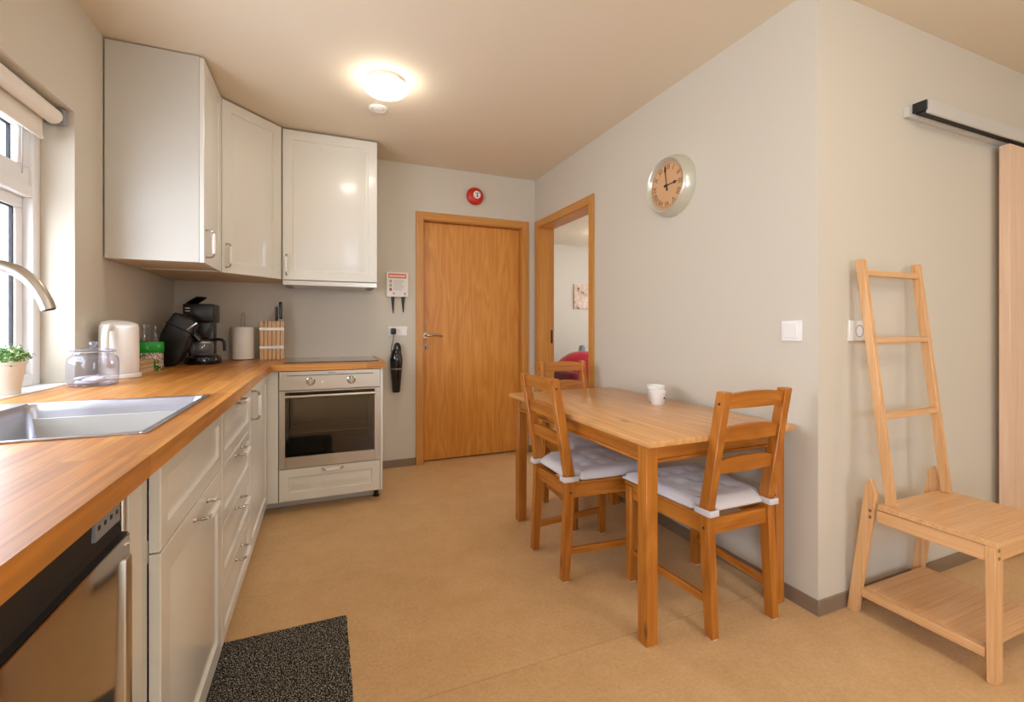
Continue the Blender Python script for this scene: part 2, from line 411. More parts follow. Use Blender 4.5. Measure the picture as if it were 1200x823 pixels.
SY0, SY1 = 2.776, 3.745                            # open doorway in the right wall
wr = bm_()
box(wr, XR, XR+T, YC, SY0+.03, 0, ZC); box(wr, XR, XR+T, SY1-.03, YB, 0, ZC); box(wr, XR, XR+T, SY0+.03, SY1-.03, DZ-.03, ZC)
struct('wall_right', wr, 'wall', smooth=False)
wf = bm_()
box(wf, XR+T, 3.2, YC, YC+T, 0, ZC); box(wf, 4.1, XFAR, YC, YC+T, 0, ZC); box(wf, 3.2, 4.1, YC, YC+T, 2.02, ZC)
struct('wall_right_return', wf, 'wall', smooth=False)
struct('wall_far_right', B(XFAR, XFAR+.15, YREAR, YC+T, 0, ZC), 'wall', smooth=False)
wz = bm_(); RX0, RX1, RZ0, RZ1 = .9, 1.9, .9, 2.05
box(wz, XO, RX0, YREAR-.18, YREAR, 0, ZC); box(wz, RX1, XFAR+.15, YREAR-.18, YREAR, 0, ZC)
box(wz, RX0, RX1, YREAR-.18, YREAR, 0, RZ0); box(wz, RX0, RX1, YREAR-.18, YREAR, RZ1, ZC)
struct('wall_rear', wz, 'wall', smooth=False)
# neighbouring room
struct('wall_next_room_back', B(XR+T, X2+.15, Y2, Y2+.15, 0, ZC), 'wall', smooth=False)
wn = bm_()
for a in ((YC+T, 3.6, 0, ZC), (5.8, Y2, 0, ZC), (3.6, 5.8, 0, 1.2), (3.6, 5.8, 2.0, ZC)): box(wn, X2, X2+.15, *a)
struct('wall_next_room_right', wn, 'wall', smooth=False)
w3 = link(bpy.data.objects.new('added_window_3', None), None, (X2+.07, 4.7, .8)); w3['kind'] = 'structure'; w3['label'] = 'added unseen window of the next room'  # window added out of view to brighten the next room
for a in ((3.6, 3.66, 1.2, 2.0), (5.74, 5.8, 1.2, 2.0), (4.67, 4.73, 1.26, 1.94), (3.66, 5.74, 1.2, 1.26), (3.66, 5.74, 1.94, 2.0)): obj('frame_bar', B(X2+.05, X2+.11, *a, bev=.003), 'trimw', w3)
for a in ((3.66, 4.67), (4.73, 5.74)): obj('pane', B(X2+.078, X2+.082, *a, 1.26, 1.94), 'glass', w3, smooth=False)
struct('wall_next_room_left', B(XR, XR+T, YB+.15, Y2+.15, 0, ZC), 'wall', smooth=False)

w4 = link(bpy.data.objects.new('added_window_4', None), None, (-1.1, -1.3, .4)); w4['kind'] = 'structure'; w4['label'] = 'added side window of the living area behind the viewpoint'  # added window, out of view, sends daylight across to the table wall
for a in ((-2.1, -2.04, .4, 2.1), (-.56, -.5, .4, 2.1), (-2.04, -.56, .4, .46), (-2.04, -.56, 2.04, 2.1)): obj('frame_bar', B(-1.13, -1.07, *a, bev=.003), 'trimw', w4)
obj('pane', B(-1.102, -1.098, -2.04, -.56, .46, 2.04), 'glass', w4, smooth=False)
# coved vinyl skirting
BH, BT = .062, .006
def skirt(name, runs):
    bm = bm_()
    for x0, x1, y0, y1 in runs: box(bm, x0, x1, y0, y1, 0, BH, bev=.0015)
    struct(name, bm, 'base')
skirt('baseboard_back', [(.37, DX0, YB-BT, YB), (DX1, XR, YB-BT, YB)])
skirt('baseboard_right', [(XR-BT, XR, YC-BT, SY0)])
skirt('baseboard_right_return', [(XR, XFAR, YC-BT, YC)])
skirt('baseboard_rear', [(XL, XFAR, YREAR, YREAR+BT)])
skirt('baseboard_next_room', [(XR+T, X2, Y2-BT, Y2)])

# ---- closed oak door in the back wall
CW = .062
d1 = link(bpy.data.objects.new('door_1', None), None, (1.22, YB, 0)); d1['kind'] = 'structure'; d1['label'] = 'closed oak veneer door with chrome lever'
def casing_x(par, x0, x1, y, zt, depth):
    """casing around an opening in a wall facing -Y"""
    obj('casing', B(x0, x0+CW, y-.014, y, 0, zt, bev=.002), 'case', par)
    obj('casing', B(x1-CW, x1, y-.014, y, 0, zt, bev=.002), 'case', par)
    obj('casing', B(x0+CW, x1-CW, y-.014, y, zt-CW, zt, bev=.002), 'case_x', par)
    obj('jamb', B(x0+.032, x0+CW+.004, y, y+depth, 0, zt-.032, bev=.001), 'case', par)
    obj('jamb', B(x1-CW-.004, x1-.032, y, y+depth, 0, zt-.032, bev=.001), 'case', par)
    obj('jamb', B(x0+CW+.004, x1-CW-.004, y, y+depth, zt-CW-.004, zt-.032, bev=.001), 'case_x', par)
casing_x(d1, DX0, DX1, YB, DZ, .148)
LY = YB+.052                                        # face of the leaf
leaf = obj('leaf', B(DX0+CW+.008, DX1-CW-.008, LY, LY+.04, .012, DZ-CW-.008, bev=.001), 'door', d1)
hx, hz = .80, 1.065
hb = bm_()
lathe(hb, [(0, -.006), (.025, -.006), (.026, -.004), (.026, 0)], (hx, LY, hz), 24, 'Y')
tube(hb, sweep_round([(hx, LY, hz), (hx, LY-.04, hz), (hx+.012, LY-.053, hz+.001), (hx+.05, LY-.056, hz+.005), (hx+.10, LY-.053, hz+.003), (hx+.135, LY-.05, hz-.006)], 6), .0095, 12)
obj('lever_handle', hb, 'chrome', leaf)
kb = bm_()
lathe(kb, [(0, -.006), (.024, -.006), (.025, -.004), (.025, 0)], (hx, LY, hz-.095), 24, 'Y'); obj('escutcheon', kb, 'chrome', leaf)
obj('keyhole', B(hx-.004, hx+.004, LY-.008, LY-.0055, hz-.11, hz-.088, bev=.001), 'blackm', leaf)

# ---- open doorway in the right wall (lining and casing only)
d2 = link(bpy.data.objects.new('door_2', None), None, (XR, 3.26, 0)); d2['kind'] = 'structure'; d2['label'] = 'open doorway with oak casing leading to the next room'
for y0, y1 in ((SY0, SY0+CW), (SY1-CW, SY1)):
    obj('casing', B(XR-.014, XR, y0, y1, 0, DZ, bev=.002), 'case', d2)
obj('casing', B(XR-.014, XR, SY0+CW, SY1-CW, DZ-CW, DZ, bev=.002), 'case_y', d2)
obj('jamb', B(XR, XR+T, SY0+.03, SY0+CW+.004, 0, DZ-.03, bev=.001), 'case', d2)
jm = obj('jamb', B(XR, XR+T, SY1-CW-.004, SY1-.03, 0, DZ-.03, bev=.001), 'case', d2)
obj('jamb', B(XR, XR+T, SY0+CW+.004, SY1-CW-.004, DZ-CW-.004, DZ-.03, bev=.001), 'case_y', d2)
obj('strike_plate', B(XR+T-.022, XR+T-.004, SY1-CW-.0065, SY1-CW-.0035, .99, 1.11, bev=.001), 'blackm', jm)
for y0, y1 in ((SY0, SY0+CW), (SY1-CW, SY1)):
    obj('casing', B(XR+T, XR+T+.014, y0, y1, 0, DZ, bev=.002), 'case', d2)
obj('casing', B(XR+T, XR+T+.014, SY0+CW, SY1-CW, DZ-CW, DZ, bev=.002), 'case_y', d2)

# ---- sliding door on its track, on the return wall
d3 = link(bpy.data.objects.new('door_3', None), None, (3.6, 1.14, 0)); d3['kind'] = 'structure'; d3['label'] = 'light oak sliding door hung on an aluminium track'
obj('leaf', B(3.105, 4.12, 1.118, 1.158, .012, 2.035, bev=.0015), 'slide', d3)
obj('track_batten', B(2.36, 4.4, 1.166, YC, 2.055, 2.098, bev=.001), 'whitem', d3)
tb = bm_()
prism(tb, [(1.108, 2.052), (1.108, 2.110), (1.166, 2.110), (1.166, 2.062), (1.158, 2.062), (1.158, 2.102), (1.116, 2.102), (1.116, 2.052)], 'X', 2.385, 4.38)
obj('track_rail', tb, 'alu', d3, smooth=False)
obj('track_end_cap', B(2.378, 2.386, 1.112, 1.162, 2.066, 2.108, bev=.001), 'blackm', d3)
obj('track_slot', B(2.39, 4.37, 1.118, 1.156, 2.062, 2.066), 'blackm', d3)

# ---- kitchen window in the left wall
w1 = link(bpy.data.objects.new('window_1', None), None, (-1.07, 1.6, WZ0)); w1['kind'] = 'structure'; w1['label'] = 'white framed kitchen window above the sink'
XF0, XF1 = -1.13, -1.042                            # frame depth
obj('window_sill', B(XF1-.02, XL-.0005, WY0, WY1-.001, WZ0-.03, WZ0+.002, bev=.003), 'trimw', w1)
TZ0, TZ1 = 1.637, 1.682                             # transom
fw = .05
obj('frame_stile', B(XF0, XF1, WY1-fw, WY1, WZ0, WZ1, bev=.003), 'trimw', w1)
obj('frame_stile', B(XF0, XF1, WY0, WY0+fw, WZ0, WZ1, bev=.003), 'trimw', w1)
obj('frame_rail', B(XF0, XF1, WY0+fw, WY1-fw, WZ1-fw, WZ1, bev=.003), 'trimw', w1)
obj('frame_rail', B(XF0, XF1, WY0+fw, WY1-fw, WZ0, WZ0+.045, bev=.003), 'trimw', w1)
obj('transom', B(XF0, XF1, WY0+fw, WY1-fw, TZ0, TZ1, bev=.003), 'trimw', w1)
def sash(y0, y1, z0, z1, s, x0, x1):
    p = obj('sash', B(x0, x1, y0, y1, z0, z0+s, bev=.003), 'trimw', w1)
    obj('sash_rail', B(x0, x1, y0, y1, z1-s, z1, bev=.003), 'trimw', p)
    obj('sash_stile', B(x0, x1, y0, y0+s, z0+s, z1-s, bev=.003), 'trimw', p)
    obj('sash_stile', B(x0, x1, y1-s, y1, z0+s, z1-s, bev=.003), 'trimw', p)
    g = bm_(); a, b, c, d, e = y0+s, y1-s, z0+s, z1-s, .006
    xm = (x0+x1)/2
    for (p0, p1, q0, q1) in ((a, b, c, c+e), (a, b, d-e, d), (a, a+e, c, d), (b-e, b, c, d)): box(g, xm-.004, xm+.006, p0, p1, q0, q1)
    obj('gasket', g, 'gasket', p, smooth=False)
    obj('pane', B(xm-.002, xm+.002, a+e, b-e, c+e, d-e), 'glass', p, smooth=False)
sash(WY0+fw, WY1-fw, TZ1, WZ1-fw, .07, XF0+.02, XF1-.012)
sash(WY0+fw, WY1-fw, WZ0+.045, TZ0, .045, XF0+.03, XF1-.03)
tag_o = obj('stay_bar', B(XF1-.012, XF1-.002, 1.3, 1.46, WZ0+.05, WZ0+.06, bev=.002), 'alu', w1)
# outer rendered surround of the window seen through the panes
# ---- living-room window added behind the viewpoint, unseen, to let daylight in
w2 = link(bpy.data.objects.new('added_window_2', None), None, (1.9, YREAR-.1, RZ0)); w2['kind'] = 'structure'; w2['label'] = 'added wide white framed window behind the viewpoint'
for x0, x1, z0, z1 in ((RX0, RX0+.06, RZ0, RZ1), (RX1-.06, RX1, RZ0, RZ1), (1.37, 1.43, RZ0+.06, RZ1-.06), (RX0+.06, RX1-.06, RZ0, RZ0+.06), (RX0+.06, RX1-.06, RZ1-.06, RZ1)):
    obj('frame_bar', B(x0, x1, YREAR-.13, YREAR-.06, z0, z1, bev=.003), 'trimw', w2)
for x0, x1 in ((RX0+.06, 1.37), (1.43, RX1-.06)): obj('pane', B(x0, x1, YREAR-.10, YREAR-.096, RZ0+.06, RZ1-.06), 'glass', w2, smooth=False)

# ================================================================== KITCHEN RUN
XF = -.305          # face of the doors along the left wall
YF = 3.075          # face of the doors along the back wall
CF_X, CF_Y, CEX = -.282, 3.052, .38
UNDER = CT-.038
SX0, SX1, SY_0, SY_1 = -.862, -.345, 1.195, 1.785      # sink cut-out
wt = bm_()
def wbox(x0, x1, y0, y1, mi, bev=0):
    n0 = len(wt.faces); box(wt, x0, x1, y0, y1, UNDER, CT, bev=bev)
    wt.faces.ensure_lookup_table()
    for f in wt.faces[n0:]: f.material_index = mi
i_ = .008
wbox(XL+.0005, CF_X, -.62, SY_0+i_, 0); wbox(XL+.0005, CF_X, SY_1-i_, YB-.0005, 0)
wbox(XL+.0005, SX0+i_, SY_0+i_, SY_1-i_, 0); wbox(SX1-i_, CF_X, SY_0+i_, SY_1-i_, 0)
wbox(CF_X, CEX, CF_Y, YB-.0005, 1)
wo = obj('worktop', wt, ('top_y', 'top_x'), keep=True, smooth=False)
tag(wo, 'oiled block-wood L-shaped worktop running under the window to the hob', 'worktop')

# ---- sink
s = thing('kitchen_sink', 'stainless steel inset kitchen sink set in the worktop', 'sink', (-.6, 1.5, CT-.18))
rim = bm_(); z0, z1, bx0, bx1, by0, by1 = CT, CT+.004, SX0+.07, SX1-.014, SY_0+.014, SY_1-.022
for a in ((SX0, bx0, SY_0, SY_1), (bx1, SX1, SY_0, SY_1), (bx0, bx1, SY_0, by0), (bx0, bx1, by1, SY_1)): box(rim, *a, z0, z1, bev=.0012)
obj('rim', rim, 'sink', s)
bowl = bm_(); R = []
for ins, dz in ((0, .002), (.003, -.004), (.006, -.02), (.014, -.15), (.03, -.168), (.055, -.173)):
    x0, x1, y0, y1 = bx0+ins, bx1-ins, by0+ins, by1-ins; r = .025; ring = []
    for cx, cy, a0 in ((x1-r, y1-r, 0), (x0+r, y1-r, 90), (x0+r, y0+r, 180), (x1-r, y0+r, 270)):
        for k in range(7):
            a = math.radians(a0+15*k); ring.append(bowl.verts.new((cx+r*math.cos(a), cy+r*math.sin(a), CT+dz)))
    R.append(ring)
for A, Bn in zip(R, R[1:]):
    for k in range(len(A)): bowl.faces.new((A[k], A[(k+1) % len(A)], Bn[(k+1) % len(A)], Bn[k]))
bowl.faces.new(R[-1])
obj('bowl', bowl, 'sink', s)
dr = bm_(); lathe(dr, [(0, .002), (.03, .002), (.038, .004), (.042, 0)], (-.58, 1.5, CT-.173), 24); obj('drain', dr, 'chrome', s)
# ---- tap
s = thing('kitchen_tap', 'brushed steel gooseneck tap arching over the sink', 'tap', (-.80, 1.5, CT+.004))
tb = bm_(); lathe(tb, [(.028, 0), (.028, .006), (.022, .012), (.022, .09), (.018, .1), (.0145, .105)], (-.80, 1.5, CT+.004), 24); obj('body', tb, 'steel', s)
tb = bm_(); tube(tb, sweep_round([(-.80, 1.5, CT+.1), (-.803, 1.5, 1.12), (-.798, 1.5, 1.20), (-.775, 1.5, 1.26), (-.735, 1.5, 1.284), (-.699, 1.5, 1.275), (-.676, 1.5, 1.259), (-.657, 1.5, 1.235), (-.641, 1.5, 1.202), (-.633, 1.5, 1.178)], 5), .0145, 16)
obj('spout', tb, 'steel', s)
obj('aerator', tube(bm_(), [(-.6333, 1.5, 1.179), (-.6326, 1.5, 1.1765)], .012, 16), 'blackm', s)
tb = bm_(); tube(tb, [(-.80, 1.478, CT+.075), (-.80, 1.44, CT+.08), (-.795, 1.38, CT+.10)], [.011, .009, .006], 12); obj('lever', tb, 'steel', s)

# ---- dishwasher
DW0, DW1 = .40, 1.002
dw = thing('dishwasher', 'stainless steel dishwasher with black recessed grip under the worktop', 'dishwasher', (-.6, .7, 0))
obj('body', B(-.90, -.345, DW0+.003, DW1-.003, .09, UNDER-.004), 'blackm', dw, smooth=False)
dd = bm_(); box(dd, -.338, -.308, DW0+.004, .985, .10, .779, bev=.003, seg=2); obj('door_panel', dd, 'mirror_steel', dw)
obj('side_trim', B(-.345, -.318, .987, DW1, .10, .865, bev=.003), 'steel', dw)
obj('side_trim', B(-.318, -.304, .956, .984, .10, .742, bev=.004, seg=2), 'steel', dw)
rc = bm_(); prism(rc, [(-.310, .7795), (-.320, .781), (-.325, .795), (-.322, .866), (-.345, .866), (-.345, .7795)], 'Y', DW0+.004, .984); obj('grip_recess', rc, 'blackm', dw)
pn = obj('control_panel', B(-.3255, -.3195, .885, .977, .804, .842, bev=.0005), 'greyf', dw)
for k in range(4): obj('button', B(-.320, -.3188, .893+.022*k, .901+.022*k, .819, .826, bev=.0003), 'blackm', pn)
obj('plinth', B(-.372, -.36, DW0, DW1, .002, .092), 'blackm', dw, smooth=False)

# ---- base cabinets along the left wall
def carcass(par, x0, x1, y0, y1, z0, z1, mat='whitem'): return obj('carcass', B(x0, x1, y0, y1, z0, z1, bev=.001), mat, par)
Z0, Z1 = .0745, .866
U, UP, NX = (0, 1, 0), (0, 0, 1), (1, 0, 0)
cb = thing('base_cabinet', 'white base cabinet under the sink with false drawer front above one door', 'cabinet', (-.6, 1.44, 0), 'white base cabinets')
cc = bm_(); box(cc, -.92, XF-.022, 1.008, 1.132, Z0, UNDER-.001); box(cc, -.92, XF-.022, 1.729, 1.747, Z0, .70)
box(cc, -.92, XF-.022, 1.132, 1.729, Z0, Z0+.018); box(cc, -.92, -.91, 1.132, 1.729, Z0+.018, .70); box(cc, XF-.04, XF-.022, 1.132, 1.729, .655, .70)
obj('carcass', cc, 'whitem', cb, smooth=False)
obj('filler_strip', B(XF-.021, XF-.014, 1.012, 1.078, Z0, UNDER-.001, bev=.001), 'white', cb)
obj('false_front', front((XF, 1.136, .674), U, UP, NX, .609, Z1-.674, fr=.045), 'white', cb)
dr = obj('door', front((XF, 1.136, Z0), U, UP, NX, .609, .670-Z0, fr=.06), 'white', cb)
handle((XF, 1.465, .637), U, NX, dr, .14)
obj('plinth', B(-.372, -.36, 1.004, 1.747, .002, Z0), 'whitem', cb, smooth=False)

cb = thing('base_cabinet', 'white base cabinet with a stack of four drawers', 'cabinet', (-.6, 2.06, 0), 'white base cabinets')
carcass(cb, -.92, XF-.022, 1.75, 2.381, Z0, UNDER-.001)
zs = [Z0, .275, .473, .672, .869]
for k in range(4):
    dr = obj('drawer', front((XF, 1.755, zs[k]+.0015), U, UP, NX, .619, zs[k+1]-zs[k]-.003 if k < 3 else Z1-zs[k]-.0015, fr=.04), 'white', cb)
    handle((XF, 2.057, zs[k+1]-.024), U, NX, dr, .125)
obj('plinth', B(-.372, -.36, 1.75, 2.381, .002, Z0), 'whitem', cb, smooth=False)

cb = thing('base_cabinet', 'white corner base cabinet with narrow door beside the oven', 'cabinet', (-.6, 2.9, 0), 'white base cabinets')
cc = bm_(); box(cc, -.92, XF-.022, 2.384, YB-.002, Z0, UNDER-.001); box(cc, XF-.022, -.2465, YF+.022, YB-.002, Z0, UNDER-.001)
obj('carcass', cc, 'whitem', cb, smooth=False)
dr = obj('door', front((XF, 2.387, Z0), U, UP, NX, .678, Z1-Z0, fr=.06), 'white', cb)
handle((XF, 2.412, .772), UP, NX, dr, .13)
obj('corner_filler', B(XF-.001, -.2465, YF, YF+.022, Z0, Z1, bev=.001), 'white', cb)
pl = bm_(); box(pl, -.372, -.36, 2.384, 3.217, .002, Z0); box(pl, -.36, -.2465, 3.205, 3.217, .002, Z0)
obj('plinth', pl, 'whitem', cb, smooth=False)

# ---- oven housing, oven, hob
cb = thing('oven_cabinet', 'white cabinet housing the oven above one wide drawer', 'cabinet', (.05, 3.4, 0))
cc = bm_()
box(cc, -.2455, -.2425, YF+.022, YB-.002, Z0, UNDER-.001); box(cc, .348, .364, YF-.001, YB-.002, Z0-.002, UNDER-.001, bev=.001)
box(cc, -.2425, .348, YF+.022, YB-.002, Z0, .268)
obj('carcass', cc, 'white', cb)
dr = obj('drawer', front((-.2425, YF, Z0), (1, 0, 0), UP, (0, -1, 0), .589, .269-Z0, fr=.05), 'white', cb)
handle((.06, YF, .252), (1, 0, 0), (0, -1, 0), dr, .115)
obj('plinth', B(-.2455, .345, 3.205, 3.217, .002, Z0), 'whitem', cb, smooth=False)
lg = bm_(); lathe(lg, [(.02, 0), (.02, .01), (.014, .012), (.014, Z0)], (.335, 3.18, .001), 14); obj('foot', lg, 'blackm', cb)

ov = thing('built_in_oven', 'stainless steel built-in oven with two knobs and dark glass door', 'oven', (.05, 3.3, .27))
oc = bm_()
x0, x1, y0, y1, za, zb = -.2415, .347, YF+.004, 3.56, .272, .8645
for a in ((x0, x0+.035, y0+.03, y1, za, zb), (x1-.035, x1, y0+.03, y1, za, zb), (x0+.035, x1-.035, y1-.03, y1, za, zb), (x0+.035, x1-.035, y0+.03, y1-.03, za, za+.07), (x0+.035, x1-.035, y0+.03, y1-.03, zb-.13, zb)): box(oc, *a)
obj('cavity', oc, 'cavity', ov, smooth=False)
cp = obj('control_panel', B(x0, x1, YF-.004, y0+.03, .749, zb, bev=.0015), 'steel', ov)
obj('vent_slot', B(-.20, .305, YF-.0052, YF-.0035, .8365, .8405), 'blackm', cp, smooth=False)
obj('brand_plate', B(.03, .075, YF-.0052, YF-.0035, .848, .854), 'greyf', cp, smooth=False)
for kx in (-.067, .169):
    kb = bm_(); lathe(kb, [(.026, 0), (.026, -.004), (.021, -.006), (.019, -.024), (.017, -.028), (0, -.028)], (kx, YF-.004, .802), 28, 'Y')
    kn = obj('knob', kb, 'chrome', ov)
    obj('pointer', B(kx-.004, kx+.004, YF-.036, YF-.03, .782, .822, bev=.001), 'steel', kn)
kb = bm_(); lathe(kb, [(.006, 0), (.006, -.002), (0, -.002)], (.0, YF-.004, .795), 16, 'Y'); obj('indicator', kb, 'plast', cp)
dm = bm_(); gx0, gx1, gz0, gz1 = -.209, .313, .342, .737
for a in ((x0, gx0, .273, .746), (gx1, x1, .273, .746), (gx0, gx1, .273, gz0), (gx0, gx1, gz1, .746)): box(dm, a[0], a[1], YF-.002, YF+.03, a[2], a[3], bev=.0012)
dr = obj('door', dm, 'steel', ov)
obj('door_glass', B(gx0, gx1, YF, YF+.004, gz0, gz1), 'ovenglass', dr, smooth=False)
bd = bm_()
for a in ((gx0, gx0+.022, gz0, gz1), (gx1-.022, gx1, gz0, gz1), (gx0+.022, gx1-.022, gz0, gz0+.018), (gx0+.022, gx1-.022, gz1-.03, gz1)): box(bd, a[0], a[1], YF+.006, YF+.01, a[2], a[3])
obj('glass_border', bd, 'blackg', dr, smooth=False)
hb = bm_(); tube(hb, [(-.211, YF-.042, .715), (.318, YF-.042, .715)], .0085, 14)
for hx_ in (-.19, .297): tube(hb, [(hx_, YF-.002, .715), (hx_, YF-.042, .715)], .006, 10)
obj('door_handle', hb, 'steel', dr)
rk = bm_()
for t in range(5): tube(rk, [(-.205, 3.14+.09*t, .475), (.311, 3.14+.09*t, .475)], .003 if t else .0045, 6)
for t in range(12): tube(rk, [(-.2+.0455*t, 3.14, .472), (-.2+.0455*t, 3.50, .472)], .002, 6)
obj('wire_rack', rk, 'chrome', ov)

hbj = thing('ceramic_hob', 'black ceramic hob let into the worktop above the oven', 'hob', (.06, 3.45, CT))
obj('glass_plate', B(-.225, .352, 3.195, 3.705, CT, CT+.005, bev=.0015), 'hob', hbj)
for cx, cy, r in ((-.09, 3.32, .09), (.215, 3.32, .075), (-.09, 3.57, .075), (.215, 3.57, .09)):
    z = bm_(); lathe(z, [(r, .0), (r, .0004), (r-.003, .0004), (r-.003, 0)], (cx, cy, CT+.005), 40); obj('cooking_zone', z, 'greyf', hbj)

# ---- wall cabinets
ZU, ZT = 1.4547, ZC-.006
XU, YU = -.54, 3.387
YW1 = 2.665
cb = thing('wall_cabinet', 'white wall cabinet nearest the window, broad plain side towards the window', 'cabinet', (-.74, 2.87, ZU), 'white wall cabinets')
cc = bm_(); box(cc, XL+.006, XU-.021, YW1, YW1+.018, ZU, ZT, bev=.001); box(cc, XL+.006, XU-.021, 3.064, 3.08, ZU, ZT)
box(cc, XL+.006, XU-.021, YW1+.018, 3.064, ZT-.018, ZT); box(cc, XL+.006, XL+.012, YW1+.018, 3.064, ZU, ZT-.018)
obj('carcass', cc, 'whitem', cb)
obj('bottom_board', B(XL+.012, XU-.022, YW1+.018, 3.064, ZU+.004, ZU+.02), 'under', cb, smooth=False)
dr = obj('door', front((XU, YW1+.001, ZU), U, UP, NX, .413, ZT-ZU-.004, fr=.06), 'white', cb)
handle((XU, 2.706, 1.555), UP, NX, dr, .135)

cb = thing('wall_cabinet', 'white diagonal corner wall cabinet above the coffee makers', 'cabinet', (-.7, 3.5, ZU), 'white wall cabinets')
A, Bp = V((XU, 3.086, 0)), V((-.252, YU, 0)); dv = (Bp-A).normalized(); nv = V((dv.y, -dv.x, 0))
ai, bi = A-nv*.021, Bp-nv*.021
poly = [(XL+.006, 3.083), (ai.x, 3.083), (ai.x, ai.y), (bi.x, bi.y), (-.249, bi.y), (-.249, YB-.002), (XL+.006, YB-.002)]
cc = bm_(); prism(cc, poly, 'Z', ZU+.02, ZT); obj('carcass', cc, 'whitem', cb, smooth=False)
cc = bm_(); prism(cc, poly, 'Z', ZU+.002, ZU+.02); obj('bottom_board', cc, 'under', cb, smooth=False)
W = (Bp-A).length
dr = obj('door', front(A+dv*.002+V((0, 0, ZU)), dv, UP, nv, W-.004, ZT-ZU-.004, fr=.06), 'white', cb)
handle(A+dv*.03+V((0, 0, 1.555)), UP, nv, dr, .135)

cb = thing('wall_cabinet', 'white wall cabinet above the hob holding the extractor', 'cabinet', (.06, 3.58, ZU), 'white wall cabinets')
carcass(cb, -.246, .3655, YU+.021, YB-.002, ZU, ZT)
dr = obj('door', front((-.245, YU, ZU), (1, 0, 0), UP, (0, -1, 0), .607, ZT-ZU-.012, fr=.06), 'white', cb)
handle((-.222, YU, 1.553), UP, (0, -1, 0), dr, .135)
hd = thing('extractor_hood', 'slim stainless extractor hood under the wall cabinet by the door', 'extractor hood', (.06, 3.58, 1.418))
obj('front_strip', B(-.245, .362, YU+.004, YU+.03, 1.418, ZU-.003, bev=.002), 'steel', hd)
obj('housing', B(-.24, .357, YU+.03, YB-.01, 1.424, ZU-.003), 'greyf', hd, smooth=False)
obj('grease_filter', B(-.19, .30, YU+.07, YB-.06, 1.421, 1.4245), 'alu', hd, smooth=False)

# ================================================================== LAMPS AND WALL FITTINGS
def dome_lamp(label, x, y, mat='lamp_added'):
    t = thing('ceiling_lamp', label, 'ceiling lamp', (x, y, ZC-.09), 'round opal ceiling lamps')
    b = bm_(); lathe(b, [(.10, 0), (.10, -.022), (.112, -.024), (.112, -.034), (.09, -.036)], (x, y, ZC), 40); obj('base_ring', b, 'plast', t)
    b = bm_(); lathe(b, [(.115, -.03), (.118, -.036), (.113, -.048), (.097, -.063), (.07, -.075), (.037, -.082), (0, -.085)], (x, y, ZC), 40); obj('opal_dome', b, mat, t)
    return t
dome_lamp('glowing round opal ceiling lamp beside the wall cabinets', .318, 2.55, 'lamp')
dome_lamp('round opal ceiling lamp in the room through the doorway', 3.62, 5.42, 'lamp')
dome_lamp('added unseen opal ceiling lamp deeper in the room through the doorway', 3.3, 3.4)  # second lamp added out of view to brighten the next room
dome_lamp('added round opal ceiling lamp in the living area behind the viewpoint', 1.5, .0)  # unseen lamp added to light the left wall and base cabinets
dome_lamp('added unseen opal ceiling lamp in the living area near the sliding door', 3.3, -.7)  # another unseen lamp added as light from behind right
t = thing('ceiling_vent', 'small round white disc on the ceiling next to the lamp', 'vent', (.315, 2.89, ZC-.016))
b = bm_(); lathe(b, [(.056, 0), (.056, -.006), (.05, -.012), (.04, -.013), (.036, -.008)], (.315, 2.89, ZC), 32); obj('rim', b, 'plast', t)
b = bm_(); lathe(b, [(0, -.016), (.03, -.015), (.034, -.011), (.034, -.004)], (.315, 2.89, ZC), 32); obj('disc', b, 'plast', t)

# red alarm bell over the door
bx, bz = 1.214, 2.265
t = thing('alarm_bell', 'round red alarm bell on the wall above the closed door', 'alarm bell', (bx, YB-.05, bz-.075))
b = bm_(); lathe(b, [(.05, 0), (.05, -.012), (.074, -.014), (.076, -.024), (.07, -.038), (.055, -.048), (.03, -.053), (0, -.054)], (bx, YB, bz), 36, 'Y'); obj('gong', b, 'red', t)
b = bm_(); lathe(b, [(.032, -.045), (.032, -.0565), (0, -.0565)], (bx+.008, YB, bz+.005), 24, 'Y'); pl = obj('label_plate', b, 'plast', t)
obj('mark', B(bx-.006, bx+.026, YB-.0575, YB-.056, bz+.016, bz+.022), 'ink', pl, smooth=False)
obj('mark', B(bx+.006, bx+.014, YB-.0575, YB-.056, bz-.006, bz+.012), 'ink', pl, smooth=False)
obj('mark', B(bx, bx+.02, YB-.0575, YB-.056, bz-.012, bz-.006), 'ink', pl, smooth=False)
b = bm_(); lathe(b, [(.004, -.03), (.004, -.046), (0, -.047)], (bx-.055, YB, bz), 10, 'Y'); obj('screw', b, 'chrome', t)

# fire blanket case
t = thing('fire_blanket_case', 'white fire blanket case with orange heading and two black pull tapes', 'safety case', (.556, YB-.02, 1.375))
fx0, fx1, fz0, fz1, fy = .471, .644, 1.381, 1.578, YB-.032
cs = obj('case', B(fx0, fx1, fy, YB-.0005, fz0, fz1, bev=.004, seg=2), 'plast', t)
obj('heading', B(fx0+.016, fx1-.016, fy-.0012, fy, fz1-.048, fz1-.012), 'orange', cs, smooth=False)
for k in range(12): obj('letter', B(fx0+.024+.0105*k, fx0+.031+.0105*k, fy-.0018, fy-.001, fz1-.038, fz1-.024), 'plast', cs, smooth=False)
for k in range(3): obj('pictogram', B(fx0+.024, fx0+.042, fy-.0012, fy, fz1-.085-.033*k, fz1-.062-.033*k), ('greyink', 'greyink', 'redink')[k], cs, smooth=False)
for k in range(6): obj('text_line', B(fx0+.058, fx1-.03-(k % 3)*.01, fy-.0012, fy, fz1-.07-.014*k, fz1-.0665-.014*k), 'greyink', cs, smooth=False)
